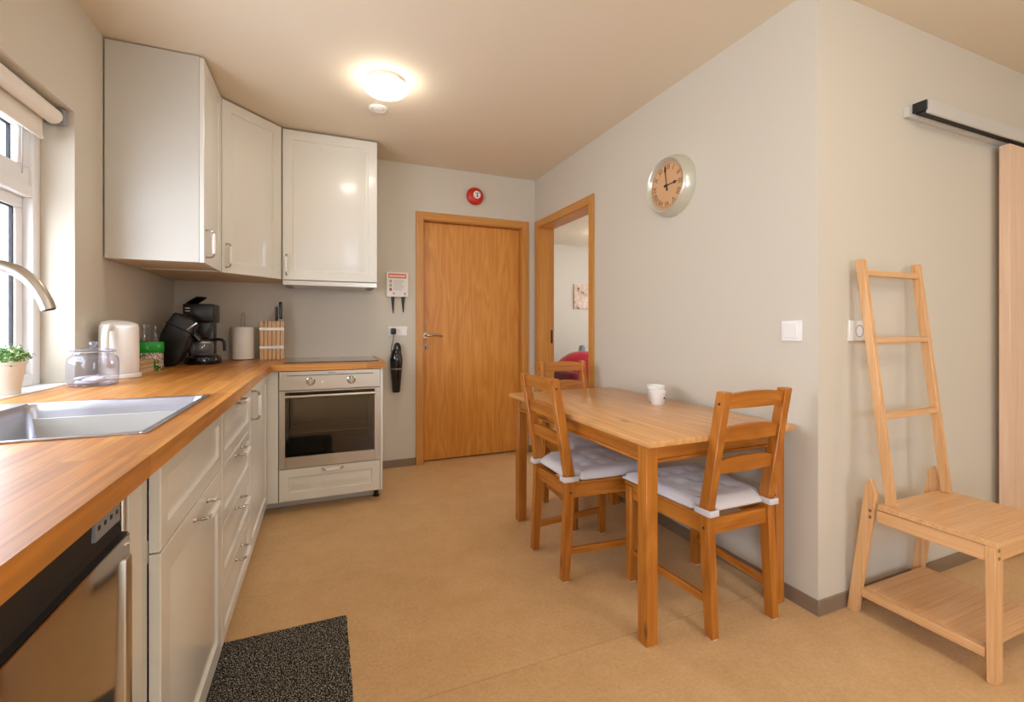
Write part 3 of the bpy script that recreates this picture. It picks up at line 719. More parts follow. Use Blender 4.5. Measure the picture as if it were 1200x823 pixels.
for k in range(2): obj('symbol', B(fx0+.052+.088*k, fx0+.062+.088*k, fy-.0012, fy, fz0+.018, fz0+.032), 'redink', cs, smooth=False)
for kx, L in ((.523, .135), (.604, .125)):
    b = bm_(); tube(b, [(kx, YB-.014, fz0+.003), (kx, YB-.014, fz0-.02), (kx+.001, YB-.012, fz0-.07), (kx+.004, YB-.01, fz0-L)], [.013, .0125, .008, .003], 10); obj('pull_tape', b, 'black', t)

# socket strip, hand vacuum
def frame_plate(par, x0, x1, z0, z1, y=YB, th=.009): return obj('plate', B(x0, x1, y-th, y-.0003, z0, z1, bev=.002), 'plast', par)
t = thing('socket_strip', 'white triple socket and switch plate beside the closed door', 'socket', (.57, YB-.01, 1.068))
pl = frame_plate(t, .488, .64, 1.066, 1.142)
for k in range(3): obj('insert', B(.494+.049*k, .538+.049*k, YB-.0115, YB-.0085, 1.078, 1.13, bev=.0015), 'plast', pl)
t = thing('hand_vacuum', 'black handheld vacuum hanging on its wall charger under the sockets', 'vacuum cleaner', (.545, YB-.05, .615))
hvx, hvy = .545, YB-.052
b = bm_(); lathe(b, [(0, .0), (.026, .0), (.031, .01), (.046, .19), (.05, .24), (.05, .27), (.043, .31), (.033, .335), (.024, .345), (0, .346)], (hvx, hvy, .615), 24); bd = obj('body', b, 'blackg', t)
obj('rib', lathe(bm_(), [(.0465, .185), (.0485, .188), (.0485, .192), (.047, .195)], (hvx, hvy, .615), 24), 'greyf', bd)
b = bm_(); tube(b, sweep_round([(hvx-.005, hvy, .935), (hvx-.012, hvy-.012, .965), (hvx-.004, hvy-.014, .995), (hvx+.014, hvy-.01, 1.0), (hvx+.026, hvy, .97), (hvx+.03, hvy+.004, .93)], 5), .012, 12); obj('grip', b, 'black', t)
obj('wall_mount', B(hvx-.03, hvx+.03, YB-.012, YB-.0005, .80, .92, bev=.003), 'black', t)
t = thing('plug_adapter', 'small black plug adapter with a hanging cable in the left socket', 'adapter', (.524, YB-.035, 1.08))
b = bm_(); box(b, .505, .543, YB-.062, YB-.0118, 1.078, 1.128, bev=.008, seg=2); obj('housing', b, 'black', t)
b = bm_(); tube(b, sweep_round([(.524, YB-.045, 1.08), (.524, YB-.046, 1.05), (.515, YB-.04, 1.0), (.508, YB-.03, .96), (.512, YB-.02, .93)], 5), .003, 8); obj('cable', b, 'black', t)

# light switch on the right wall, sockets
t = thing('light_switch', 'white square rocker light switch on the wall behind the table', 'switch', (XR-.01, 1.29, 1.08))
pl = obj('plate', B(XR-.01, XR-.0003, 1.248, 1.335, 1.077, 1.162, bev=.002), 'plast', t)
obj('rocker', B(XR-.015, XR-.009, 1.263, 1.32, 1.091, 1.148, bev=.002), 'plast', t)
t = thing('wall_socket', 'white wall socket half behind the ladder chair', 'socket', (2.03, YC-.01, 1.08))
pl = obj('plate', B(1.972, 2.098, YC-.011, YC-.0003, 1.078, 1.162, bev=.002), 'plast', t)
b = bm_(); lathe(b, [(.026, -.0115), (.024, -.0125), (.0225, -.0115), (.021, -.0025), (0, -.0025)], (2.035, YC, 1.118), 24, 'Y'); obj('cup', b, 'greyf', pl)
t = thing('wall_socket', 'white wall socket low behind the glass bottles', 'socket', (XL+.01, 3.22, 1.05))
pl = obj('plate', B(XL+.0003, XL+.01, 3.17, 3.26, 1.06, 1.15, bev=.002), 'plast', t)
b = bm_(); lathe(b, [(.024, .0105), (.0225, .0115), (.021, .0105), (.019, .0025), (0, .0025)], (XL, 3.215, 1.105), 24, 'X'); obj('cup', b, 'greyf', pl)

# clock on the right wall
ky, kz, kr = 1.985, 1.915, .168
t = thing('wall_clock', 'round pewter wall clock with tan face and roman numerals', 'clock', (XR-.04, ky, kz-kr))
b = bm_(); lathe(b, [(kr, 0), (kr, -.008), (kr-.004, -.028), (kr-.012, -.05), (kr-.018, -.062), (kr-.024, -.066), (kr-.032, -.062), (kr-.038, -.05), (kr-.042, -.046)], (XR, ky, kz), 56, 'X'); obj('case', b, 'pewter', t)
b = bm_(); lathe(b, [(0, -.045), (kr-.038, -.045), (kr-.038, -.036)], (XR, ky, kz), 48, 'X'); fc = obj('dial', b, 'clockface', t)
def text_mesh(name, txt, size, mat, parent, centre, right, up, ext=.0004):
    cu = bpy.data.curves.new(name, 'FONT'); cu.body = txt; cu.size = size; cu.align_x = 'CENTER'; cu.align_y = 'CENTER'; cu.extrude = ext
    to = bpy.data.objects.new(name+'_tmp', cu); C.objects.link(to)
    me = bpy.data.meshes.new_from_object(to, depsgraph=bpy.context.evaluated_depsgraph_get())
    bpy.data.objects.remove(to); bpy.data.curves.remove(cu)
    right, up = V(right), V(up); nn = right.cross(up)
    me.transform(Matrix((right, up, nn)).transposed().to_4x4()); me.materials.append(M[mat]); me.name = name
    return link(bpy.data.objects.new(name, me), parent, centre)
ROM = ['XII', 'I', 'II', 'III', 'IIII', 'V', 'VI', 'VII', 'VIII', 'IX', 'X', 'XI']
RT, FX = V((0, -1, 0)), XR-.0455                      # seen from the room, right is -Y
for k in range(12):
    a = 2*PI*k/12; u = RT*math.sin(a)+V((0, 0, 1))*math.cos(a); r = RT*math.cos(a)-V((0, 0, 1))*math.sin(a)
    text_mesh('numeral', ROM[k], .038, 'numeral', fc, V((FX, ky, kz))+u*.098, r, u)
ring = bm_(); lathe(ring, [(.119, -.0454), (.119, -.0458), (.1175, -.0458), (.1175, -.0454)], (XR, ky, kz), 48, 'X'); obj('minute_track', ring, 'numeral', fc)
def hand(name, ang, L, w, tail):
    u = RT*math.sin(ang)+V((0, 0, 1))*math.cos(ang); r = RT*math.cos(ang)-V((0, 0, 1))*math.sin(ang)
    c = V((FX-.004, ky, kz)); bm = bm_(); pr = [(-tail, w), (-tail+.01, w*1.3), (-.005, w*.5), (L*.68, w*.45), (L*.74, w*1.7), (L, w*.15)]
    A = [[bm.verts.new(c+u*h_+r*(s*q)+V((dx, 0, 0))) for h_, q in pr] for s in (-1, 1) for dx in (0, .0012)]
    n = len(pr)
    for i in range(n-1):
        for a_, b_ in ((0, 1), (1, 3), (3, 2), (2, 0)): bm.faces.new((A[a_][i], A[a_][i+1], A[b_][i+1], A[b_][i]))
    for i in (0, n-1): bm.faces.new((A[0][i], A[1][i], A[3][i], A[2][i]))
    bmesh.ops.recalc_face_normals(bm, faces=bm.faces); obj(name, bm, 'ink', t, smooth=False)
hand('minute_hand', math.radians(-8), .108, .0045, .03); hand('hour_hand', math.radians(87), .078, .006, .02)
b = bm_(); lathe(b, [(0, -.053), (.006, -.052), (.006, -.045)], (XR, ky, kz), 14, 'X'); obj('hub', b, 'ink', t)
obj('cover_glass', lathe(bm_(), [(0, -.0565), (kr-.032, -.0555)], (XR, ky, kz), 48, 'X'), 'glass', t)

# roller blind in the window head
t = thing('roller_blind', 'cream roller blind rolled up at the top of the kitchen window', 'roller blind', (-.99, 1.6, 1.9))
obj('roll', tube(bm_(), [(-.986, WY0+.03, 1.972), (-.986, WY1-.042, 1.972)], .030, 24), 'blind', t)
obj('cloth', B(-1.0165, -1.0145, WY0+.04, WY1-.05, 1.885, 1.975), 'blind', t, smooth=False)
obj('bottom_bar', B(-1.021, -1.010, WY0+.04, WY1-.05, 1.872, 1.890, bev=.003), 'blind', t)
for y in (WY0+.012, WY1-.036): obj('bracket', B(-1.02, -.955, y, y+.024, 1.945, WZ1-.0005, bev=.004), 'greyf', t)
obj('pull_cord', tube(bm_(), [(-1.018, 2.235, 1.885), (-1.018, 2.235, 1.70)], .0016, 6), 'greyf', t)

# ================================================================== TABLE AND CHAIRS
TX0, TX1, TY0, TY1, TZ = 1.03, 1.764, 1.255, 2.525, .74
t = thing('dining_table', 'honey pine dining table standing against the wall', 'table', (1.4, 1.89, 0))
obj('table_top', B(TX0, TX1, TY0, TY1, TZ-.022, TZ, bev=.004, seg=2), 'tabtop', t)
lw = .05; lx = (TX0+.026, TX1-.006-lw); ly = (TY0+.045, TY1-.045-lw)
for x in lx:
    for y in ly: obj('leg', B(x, x+lw, y, y+lw, 0, TZ-.022, bev=.002), 'pineZ', t)
az0, az1 = .648, TZ-.022
for x, xx in ((lx[0]+.008, lx[0]+.028), (lx[1]+.022, lx[1]+.042)):
    ap = obj('apron', B(x, xx, ly[0]+lw, ly[1], az0+.012, az1, bev=.001), 'pineY', t)
    obj('bead', B(x-.0075, xx+.0075, ly[0]+lw, ly[1], az0, az0+.012, bev=.003), 'pineY', ap)
for y, yy in ((ly[0]+.008, ly[0]+.028), (ly[1]+.022, ly[1]+.042)):
    ap = obj('apron', B(lx[0]+lw, lx[1], y, yy, az0+.012, az1, bev=.001), 'pineX', t)
    obj('bead', B(lx[0]+lw, lx[1], y-.0075, yy+.0075, az0, az0+.012, bev=.003), 'pineX', ap)

def make_chair():
    """local frame: front = +Y, origin on the floor under the seat"""
    t = thing('dining_chair', 'x', 'chair', (0, 0, 0), 'pine dining chairs')
    hb_, hf, pw, pd = .155, .187, .035, .042
    zs_ = .44
    for s_ in (-1, 1):
        bm = bm_(); prism(bm, [(-.240, .003), (-.204, .003), (-.178, .40), (-.178, .47), (-.258, .905), (-.296, .905), (-.222, .47), (-.222, .40)], 'X', s_*hb_-pw/2, s_*hb_+pw/2, bev=.002)
        lg = obj('back_leg', bm, 'pineZ', t)
        for z_, y_ in ((.862, -.272), (.395, -.2)):
            c = bm_(); lathe(c, [(.005, .0), (.005, .0008), (0, .0008)], (s_*(hb_+pw/2), y_, z_), 10, 'X')
            if s_ < 0: bmesh.ops.scale(c, vec=(-1, 1, 1), verts=c.verts, space=Matrix.Translation((-s_*(hb_+pw/2), 0, 0)))
            obj('bolt_hole', c, 'blackm', lg)
        bm = bm_(); prism(bm, [(.187, .003), (.219, .003), (.226, zs_-.015), (.184, zs_-.015)], 'X', s_*hf-pw/2, s_*hf+pw/2, bev=.002)
        fl_ = obj('front_leg', bm, 'pineZ', t)
        obj('foot_pad', B(s_*hf-.014, s_*hf+.014, .190, .216, -.0002, .0028), 'plast', fl_, smooth=False)
        obj('foot_pad', B(s_*hb_-.014, s_*hb_+.014, -.237, -.207, -.0002, .0028), 'plast', lg, smooth=False)
        obj('side_rail', beam(bm_(), (s_*(hb_+.002), -.18, .398), (s_*(hf-.003), .186, .398), .022, .058), 'pineY', t)
        obj('stretcher', beam(bm_(), (s_*hb_, -.194, .128), (s_*hf, .19, .128), .018, .03), 'pineY', t)
    obj('front_rail', B(-hf+pw/2, hf-pw/2, .195, .217, .369, .427, bev=.0015), 'pineX', t)
    obj('back_rail', B(-hb_+pw/2, hb_-pw/2, -.212, -.19, .369, .427, bev=.0015), 'pineX', t)
    bm = bm_(); prism(bm, [(-.172, -.175), (.172, -.175), (.205, .235), (-.205, .235)], 'Z', .4275, .441, bev=.003); obj('seat', bm, 'pineY', t)
    for zc in (.868, .745, .622):
        yb = -.200-(zc-.47)*.184+.003; bm = bm_(); h = .026; n = 12; F = []
        x_ = hb_-pw/2
        for i in range(n+1):
            q = -1+2*i/n; x = x_*q; up = .014*(1-q*q)**.7 if abs(q) < 1 else 0
            y = yb-.006*(1-q*q)
            lean = .184
            F.append([bm.verts.new((x, y+dy-lean*dz, zc+dz)) for dy, dz in ((-.009, -h), (.009, -h), (.009, h+up-.004), (-.009, h+up-.004))])
        for a_, b_ in zip(F, F[1:]):
            for k in range(4): bm.faces.new((a_[k], a_[(k+1) % 4], b_[(k+1) % 4], b_[k]))
        bm.faces.new(F[0]); bm.faces.new(F[-1][::-1]); bmesh.ops.recalc_face_normals(bm, faces=bm.faces)
        obj('back_slat', bm, 'pineX', t)
    return t
def make_cushion():
    t = thing('seat_cushion', 'x', 'cushion', (0, 0, .4415), 'quilted chair cushions')
    n = 28; bm = bm_(); top = []; bot = []
    tufts = [(a, b) for a in (-.085, 0, .085) for b in (-.085, .02, .125)] 
    for i in range(n+1):
        rt, rb = [], []
        for j in range(n+1):
            u, v = -1+2*i/n, -1+2*j/n
            hw = .186+.03*(v+1)/2; x = u*hw; y = .014+v*.222
            if v < -.7 and abs(u) > .68: y += .055*min(1, (-.7-v)/.15)*min(1, (abs(u)-.68)/.1)   # cut back round the posts
            e = min(1-abs(u), 1-abs(v)); puff = min(1, e/.16)**.5
            z = .018+.026*puff
            for a, b in tufts: z -= .017*math.exp(-((x-a)**2+(y-b)**2)/.00045) * puff
            z += .0025*math.sin(31*x+2)*math.sin(27*y+1)*puff
            sx = 1-.02*(1-puff)
            rt.append(bm.verts.new((x*sx, y, .4415+z))); rb.append(bm.verts.new((x*sx, y, .4415+.010*(1-puff))))
        top.append(rt); bot.append(rb)
    for i in range(n):
        for j in range(n):
            bm.faces.new((top[i][j], top[i+1][j], top[i+1][j+1], top[i][j+1])); bm.faces.new((bot[i][j], bot[i][j+1], bot[i+1][j+1], bot[i+1][j]))
    for i in range(n):
        for a, b in ((top, bot),):
            bm.faces.new((a[i][0], b[i][0], b[i+1][0], a[i+1][0])); bm.faces.new((a[i][n], a[i+1][n], b[i+1][n], b[i][n]))
            bm.faces.new((a[0][i], a[0][i+1], b[0][i+1], b[0][i])); bm.faces.new((a[n][i], b[n][i], b[n][i+1], a[n][i+1]))
    pad = obj('pad', bm, 'cushion', t, angle=70)
    for a, b in tufts:
        c = bm_(); lathe(c, [(.007, 0), (.005, .003), (0, .004)], (a, b, .4685), 10); obj('tuft', c, 'cushion', pad)
    for s_ in (-1, 1):
        x0, x1 = s_*.1355, s_*.1755
        P = [(x0, -.165), (x0-s_*.0, -.205), (x0, -.231), (x1-s_*.002, -.2315), (x1+s_*.002, -.2), (x1+s_*.001, -.160)]
        bm = bm_(); A = []
        ns = len(P)
        for k, (px, py) in enumerate(P):
            ox = .004*s_*(1 if k >= 3 else -1); oy = -.004 if k in (2, 3) else 0
            A.append([bm.verts.new((px, py, .444)), bm.verts.new((px+ox, py+oy, .444)), bm.verts.new((px+ox, py+oy, .468)), bm.verts.new((px, py, .468))])
        for a_, b_ in zip(A, A[1:]):
            for k in range(4): bm.faces.new((a_[k], a_[(k+1) % 4], b_[(k+1) % 4], b_[k]))
        bm.faces.new(A[0]); bm.faces.new(A[-1][::-1]); bmesh.ops.recalc_face_normals(bm, faces=bm.faces)
        bmesh.ops.bevel(bm, geom=bm.edges[:], offset=.0018, segments=2, profile=.5, affect='EDGES', clamp_overlap=True)
        obj('tie', bm, 'cushion', t)
    return t
chair, cush = make_chair(), make_cushion()
for i, (x, y, rz, lab, lab2) in enumerate((
        (1.467, 1.475, 0, 'pine slat-back chair at the near end of the table, back towards the viewer', 'white quilted cushion on the chair at the near end of the table'),
        (1.222, 1.945, -PI/2, 'pine slat-back chair pushed under the long side of the table', 'white quilted cushion on the chair along the table side'),
        (1.487, 2.42, PI, 'pine slat-back chair at the far end of the table by the doorway', 'white quilted cushion on the chair at the far table end'))):
    c, k = (chair, cush) if i == 0 else (copy_tree(chair), copy_tree(cush))
    c.location = (x, y, 0); c.rotation_euler = (0, 0, rz); c['label'] = lab
    k.location = (x, y, .4415); k.rotation_euler = (0, 0, rz); k['label'] = lab2

t = thing('tea_light_holder', 'small white tapered cup standing in front on the table', 'cup', (1.585, 1.865, TZ))
b = bm_(); lathe(b, [(0, 0), (.029, 0), (.032, .004), (.038, .058), (.041, .060), (.041, .070), (.038, .072), (.034, .068), (.029, .012), (0, .010)], (1.585, 1.865, TZ), 32); cp = obj('cup', b, 'plast', t)
c = bm_(); lathe(c, [(.0055, .002), (.0055, -.001), (0, -.0015)], (1.597, 1.865-.0335, TZ+.036), 12, 'Y'); obj('dot', c, 'ink', cp)
t = thing('tea_light_holder', 'pale glass cup just behind the white cup on the table', 'cup', (1.643, 1.948, TZ))
b = bm_(); lathe(b, [(0, 0), (.032, 0), (.036, .004), (.045, .066), (.047, .068), (.047, .084), (.044, .086), (.040, .08), (.033, .01), (0, .008)], (1.643, 1.948, TZ), 32); obj('cup', b, 'plast', t)

# ================================================================== LADDER CHAIR
t = thing('ladder_chair', 'bamboo bench chair with tall ladder back leaning to the wall', 'chair', (2.175, .95, 0))
LX0, LX1 = 1.957, 2.40
def side_bar(name, x0, x1, pts):
    bm = bm_(); prism(bm, pts, 'X', x0, x1, bev=.002); return obj(name, bm, 'bamZ', t)
for s_, x in ((1, LX0), (-1, LX1)):
    xa, xb = sorted((x, x+s_*.022))
    lg = side_bar('front_leg', *((x, x+.05) if s_ > 0 else (x-.05, x)), [(.738, 0), (.760, 0), (.764, .436), (.738, .436)])
    for z_ in (.40, .425):
        c = bm_(); lathe(c, [(.006, 0), (.006, -.0015), (.002, -.002), (0, -.0012)], (x+s_*.022, .738, z_), 12, 'Y'); obj('screw', c, 'chrome', lg)
    lg = side_bar('back_leg', *sorted((x-s_*.002, x+s_*.02)), [(1.140, 0), (1.178, 0), (1.110, .525), (1.090, .548), (1.072, .49)])
    for z_ in (.425, .40):
        c = bm_(); lathe(c, [(.006, 0), (.006, .0015), (.002, .002), (0, .0012)], (x-s_*.002, 1.092, z_), 12, 'X')
        if s_ > 0: bmesh.ops.scale(c, vec=(-1, 1, 1), verts=c.verts, space=Matrix.Translation((-(x-s_*.002), 0, 0)))
        obj('screw', c, 'chrome', lg)
    side_bar('ladder_rail', *sorted((x+s_*.0205, x+s_*.044)), [(1.024, .456), (1.054, .456), (1.160, 1.405), (1.130, 1.405)])
    sr = obj('seat_rail', B(*sorted((x+s_*.002, x+s_*.0195)), .764, 1.072, .385, .434, bev=.002), 'bamY', t)
    obj('shelf_rail', B(*sorted((x+s_*.006, x+s_*.022)), .7645, 1.128, .072, .104, bev=.002), 'bamY', t)
obj('front_rail', B(LX0+.05, LX1-.05, .742, .76, .385, .434, bev=.002), 'bamX', t)
nb = 16; sy = (1.068-.732)/nb
for k in range(nb):   # seat boards, glued side by side
    obj('seat_slat', B(LX0+.001, LX1-.001, .732+sy*k, .732+sy*(k+1)-.0001, .4365, .4555, bev=.0004), 'bamX', t)
ns = 16; sy = (1.128-.765)/ns
for k in range(ns):
    obj('shelf_slat', B(LX0+.023, LX1-.023, .765+sy*k, .765+sy*(k+1)-.0001, .090, .106, bev=.0004), 'bamX', t)
for z_ in (1.352, 1.083, .79):
    yc = 1.039+(z_-.456)*.1117
    obj('rung', B(LX0+.040, LX1-.040, yc-.011, yc+.011, z_-.012, z_+.012, bev=.002), 'bamX', t)

# ================================================================== MAT
mt = bm_(); nx, ny = 40, 90; mx0, mx1, my0, my1 = -.356, .087, .98, 1.90
G = [[None]*(ny+1) for _ in range(nx+1)]
for i in range(nx+1):
    for j in range(ny+1):
        ed = i in (0, nx) or j in (0, ny)
        G[i][j] = mt.verts.new((mx0+(mx1-mx0)*i/nx+(random.uniform(-.0015, .0015)), my0+(my1-my0)*j/ny+random.uniform(-.0015, .0015), .004 if ed else .009+random.uniform(-.0012, .0012)))
for i in range(nx):
    for j in range(ny): mt.faces.new((G[i][j], G[i+1][j], G[i+1][j+1], G[i][j+1]))
loop = [G[i][0] for i in range(nx+1)]+[G[nx][j] for j in range(1, ny+1)]+[G[i][ny] for i in range(nx-1, -1, -1)]+[G[0][j] for j in range(ny-1, 0, -1)]
lo_ = [mt.verts.new((v.co.x, v.co.y, .0005)) for v in loop]
for k in range(len(loop)): mt.faces.new((loop[k], lo_[k], lo_[(k+1) % len(lo_)], loop[(k+1) % len(loop)]))
tag(obj('floor_mat', mt, 'mat'), 'dark grey flecked floor mat in front of the sink cabinet', 'mat')

# ================================================================== THINGS ON THE WORKTOP
# plant on the sill
px_, py_ = -.990, 2.062
t = thing('potted_plant', 'small leafy green plant in a ribbed cream pot on the window sill', 'plant', (px_, py_, WZ0+.002))
zb = WZ0+.002
prof = [(0, 0), (.043, 0), (.0445, .002)]
for k in range(9): prof += [(.0455+.0011*k, .012+.0085*k), (.0450+.0011*k, .0165+.0085*k)]
prof += [(.0565, .098), (.0595, .100), (.0600, .108), (.0575, .110), (.0555, .104), (.053, .09), (0, .09)]
b = bm_(); lathe(b, prof, (px_, py_, zb), 36); obj('pot', b, 'cream', t)
b = bm_(); lathe(b, [(0, .003), (.051, 0)], (px_, py_, zb+.0905), 24); obj('soil', b, 'soil', t)
fb = bm_(); stm = bm_()
for k in range(150):
    a = random.uniform(0, 2*PI); rr = math.sqrt(random.random()); el = random.random()
    base = V((px_+.035*rr*math.cos(a), py_+.035*rr*math.sin(a), zb+.09))
    top = V((px_+.072*rr*math.cos(a), py_+.072*rr*math.sin(a), zb+.118+.05*math.sqrt(max(0, 1-rr*rr))*random.uniform(.55, 1.05)-.008*rr))
    mid = (base+top)/2+V((0, 0, .012))
    P_ = [base, mid, top]
    if k < 60: tube(stm, P_, [.0012, .001, .0006], 4)
    for q in range(7):
        f = random.uniform(.45, 1.08); c = base.lerp(top, f)+V((random.gauss(0, .004), random.gauss(0, .004), random.gauss(0, .003)))
        d = V((random.gauss(0, 1), random.gauss(0, 1), random.gauss(.4, .7))).normalized(); sd = d.cross(V((random.gauss(0, 1), random.gauss(0, 1), random.gauss(0, 1)))).normalized()
        up = sd.cross(d); L = random.uniform(.007, .012); w_ = L*.36
        vv = [fb.verts.new(c), fb.verts.new(c+d*L*.5+sd*w_+up*L*.08), fb.verts.new(c+d*L+up*-.001), fb.verts.new(c+d*L*.5-sd*w_+up*L*.08)]
        f_ = fb.faces.new(vv); h_ = random.random(); f_.material_index = 0 if h_ < .62 else 1 if h_ < .85 else 2
fo = obj('foliage', fb, ('leaf', 'leaf2', 'leaf3'), t); fo['kind'] = 'stuff'
so = obj('stems', stm, 'stem', t); so['kind'] = 'stuff'

# glass jar with lid
jx, jy = -.832, 2.285; z0 = CT+.0005
t = thing('glass_jar', 'round clear glass jar with glass lid holding white sachets', 'jar', (jx, jy, z0))
b = bm_(); lathe(b, [(0, .004), (.071, .004), (.076, .012), (.078, .03), (.078, .092), (.075, .108), (.064, .118), (.060, .122), (.060, .132)], (jx, jy, z0), 40); obj('glass_body', b, 'jarglass', t)
b = bm_(); lathe(b, [(0, 0), (.069, 0), (.076, .004), (.075, .007), (.071, .004)], (jx, jy, z0), 40); obj('thick_base', b, 'jarglass', t)
b = bm_(); lathe(b, [(.068, .131), (.069, .136), (.064, .14), (.05, .143), (.012, .146), (.008, .15), (.009, .154), (.014, .16), (.013, .168), (.006, .172), (0, .1725)], (jx, jy, z0), 40); obj('lid', b, 'jarglass', t)
obj('lid_seal', lathe(bm_(), [(.061, .1295), (.0685, .1295), (.0685, .1325), (.061, .1325)], (jx, jy, z0), 40), 'greyink', t)
for k, (dx, dy, dz, an, tl) in enumerate(((-.02, -.02, .014, .3, .10), (.025, -.01, .018, 1.2, -.12), (.0, .03, .02, 2.2, .15), (.015, -.03, .027, -.5, .22), (-.028, .012, .03, .9, -.2))):
    bm = bm_(); box(bm, -.032, .032, -.022, .022, -.004, .004, bev=.0035, seg=2)
    bmesh.ops.transform(bm, matrix=Matrix.Translation((jx+dx*.85, jy+dy*.85, z0+dz))@Matrix.Rotation(an, 4, 'Z')@Matrix.Rotation(tl, 4, 'X'), verts=bm.verts)
    tag(obj('sachet', bm, 'tablet'), ('white sachet lying flat inside the glass jar', 'white sachet lying crosswise inside the glass jar', 'white sachet at the rear inside the glass jar', 'white sachet tilted forward on top in the glass jar', 'white sachet leaning at the side in the glass jar')[k], 'sachet', 'sachets in the glass jar')

# kettle
kx_, ky_ = -.842, 2.565
t = thing('electric_kettle', 'tall white electric kettle standing behind the glass jar', 'kettle', (kx_, ky_, CT))
b = bm_(); lathe(b, [(0, 0), (.074, 0), (.078, .004), (.078, .018), (.074, .022), (0, .022)], (kx_, ky_, CT+.0005), 40); obj('power_base', b, 'plast', t)
b = bm_(); n = 40; R = []
for r, h, tl in ((.0, .024, 0), (.067, .024, 0), (.070, .03, 0), (.0705, .10, 0), (.070, .20, 0), (.069, .232, .008), (.064, .244, .012), (.05, .249, .012), (0, .252, .010)):
    if r == 0: R.append([b.verts.new((kx_, ky_, CT+h))])
    else: R.append([b.verts.new((kx_+r*math.cos(2*PI*i/n), ky_+r*math.sin(2*PI*i/n), CT+h+tl*math.cos(2*PI*i/n-2.2))) for i in range(n)])
for A, Bn in zip(R, R[1:]):
    for i in range(n):
        j = (i+1) % n
        if len(A) == 1: b.faces.new((A[0], Bn[j], Bn[i]))
        elif len(Bn) == 1: b.faces.new((A[i], A[j], Bn[0]))
        else: b.faces.new((A[i], A[j], Bn[j], Bn[i]))
bmesh.ops.recalc_face_normals(b, faces=b.faces); obj('body', b, 'plast', t)
hd_ = V((-.10, -1, 0)).normalized(); hp = V((kx_, ky_, CT))
b = bm_(); tube(b, sweep_round([hp+hd_*.060+V((0, 0, .222)), hp+hd_*.09+V((0, 0, .228)), hp+hd_*.110+V((0, 0, .20)), hp+hd_*.113+V((0, 0, .13)), hp+hd_*.10+V((0, 0, .075)), hp+hd_*.06+V((0, 0, .06))], 6), .013, 12); obj('handle', b, 'plast', t)
b = bm_(); prism(b, [(-.012, .20), (.012, .20), (.008, .245), (-.008, .245)], 'Y', .060, .086, bev=.003)
bmesh.ops.translate(b, verts=b.verts, vec=(kx_, ky_, CT)); obj('spout', b, 'plast', t)

# wooden crate between kettle and tin
t = thing('wooden_tray', 'small pale wooden slatted tray between the kettle and the green tin', 'tray', (-.845, 2.76, CT))
cx0, cx1, cy0, cy1 = -.905, -.795, 2.665, 2.852
obj('bottom', B(cx0, cx1, cy0, cy1, CT+.001, CT+.007), 'crate', t, smooth=False)
for k in range(3):
    za = CT+.008+.021*k
    for x in (cx0, cx1-.006): obj('side_slat', B(x, x+.006, cy0, cy1, za, za+.018, bev=.001), 'crate', t)
    for y in (cy0, cy1-.006): obj('end_slat', B(cx0+.006, cx1-.006, y, y+.006, za, za+.018, bev=.001), 'crate', t)
for x in (cx0+.006, cx1-.016):
    for y in (cy0+.006, cy1-.016): obj('corner_post', B(x, x+.01, y, y+.01, CT+.007, CT+.07), 'crate', t, smooth=False)
# tin
tx, ty = -.853, 2.945
t = thing('green_tin', 'green printed round tin with red and white pattern beside the coffee makers', 'tin', (tx, ty, CT))
b = bm_(); lathe(b, [(0, 0), (.07, 0), (.072, .003), (.072, .108)], (tx, ty, CT+.0005), 40); obj('printed_body', b, 'tinart', t)
b = bm_(); lathe(b, [(.0725, .095), (.074, .097), (.074, .146), (.071, .15), (.066, .148), (0, .148)], (tx, ty, CT+.0005), 40); obj('lid', b, 'tin', t)
# oil and vinegar bottles
for k, (gx, gy) in enumerate(((-.905, 3.085), (-.858, 3.095))):
    t = thing('glass_bottle', ('slim clear glass bottle near the wall behind the green tin', 'slim clear glass bottle nearer the coffee maker behind the green tin')[k], 'bottle', (gx, gy, CT), 'slim clear glass bottles')
    b = bm_(); lathe(b, [(0, .003), (.019, .003), (.022, .008), (.022, .13), (.018, .155), (.0085, .175), (.0085, .215), (.010, .217), (.010, .222)], (gx, gy, CT), 24); obj('glass', b, 'jarglass', t)
    b = bm_(); lathe(b, [(0, .212), (.0075, .212), (.0095, .224), (.0095, .232), (0, .234)], (gx, gy, CT), 16); obj('stopper', b, 'chrome', t)

# drip coffee maker (behind)
qx, qy = -.690, 3.40; q0 = CT+.0005
t = thing('drip_coffee_maker', 'black drip coffee maker with glass carafe and raised lid', 'coffee maker', (qx, qy, q0))
b = bm_(); lathe(b, [(0, 0), (.090, 0), (.100, .006), (.103, .02), (.098, .042), (.084, .052), (.072, .054), (0, .054)], (qx+.003, qy-.04, q0), 40)
obj('base', b, 'blackg', t)
b = bm_(); lathe(b, [(0, .0545), (.066, .0545), (.07, .0565), (.066, .0585), (0, .0585)], (qx+.01, qy-.04, q0), 40); obj('hot_plate', b, 'steel', t)
b = bm_(); box(b, qx-.098, qx+.045, qy+.05, qy+.13, q0, q0+.30, bev=.012, seg=2); obj('water_tank', b, 'black', t)
b = bm_(); box(b, qx-.095, qx+.062, qy-.075, qy+.13, q0+.262, q0+.372, bev=.006, seg=2); hd = obj('head', b, 'black', t)
for k in range(2): obj('level_mark', B(qx-.082, qx-.058, qy-.0765, qy-.0745, q0+.325+.018*k, q0+.329+.018*k), 'plast', hd, smooth=False)
b = bm_(); prism(b, [(qx-.08, q0+.260), (qx+.062, q0+.260), (qx+.015, q0+.155), (qx-.05, q0+.155)], 'Y', qy-.09, qy+.04, bev=.012, seg=2); fb_ = obj('filter_basket', b, 'black', t)
obj('basket_tab', B(qx+.05, qx+.092, qy-.085, qy-.055, q0+.252, q0+.262, bev=.003), 'black', fb_)
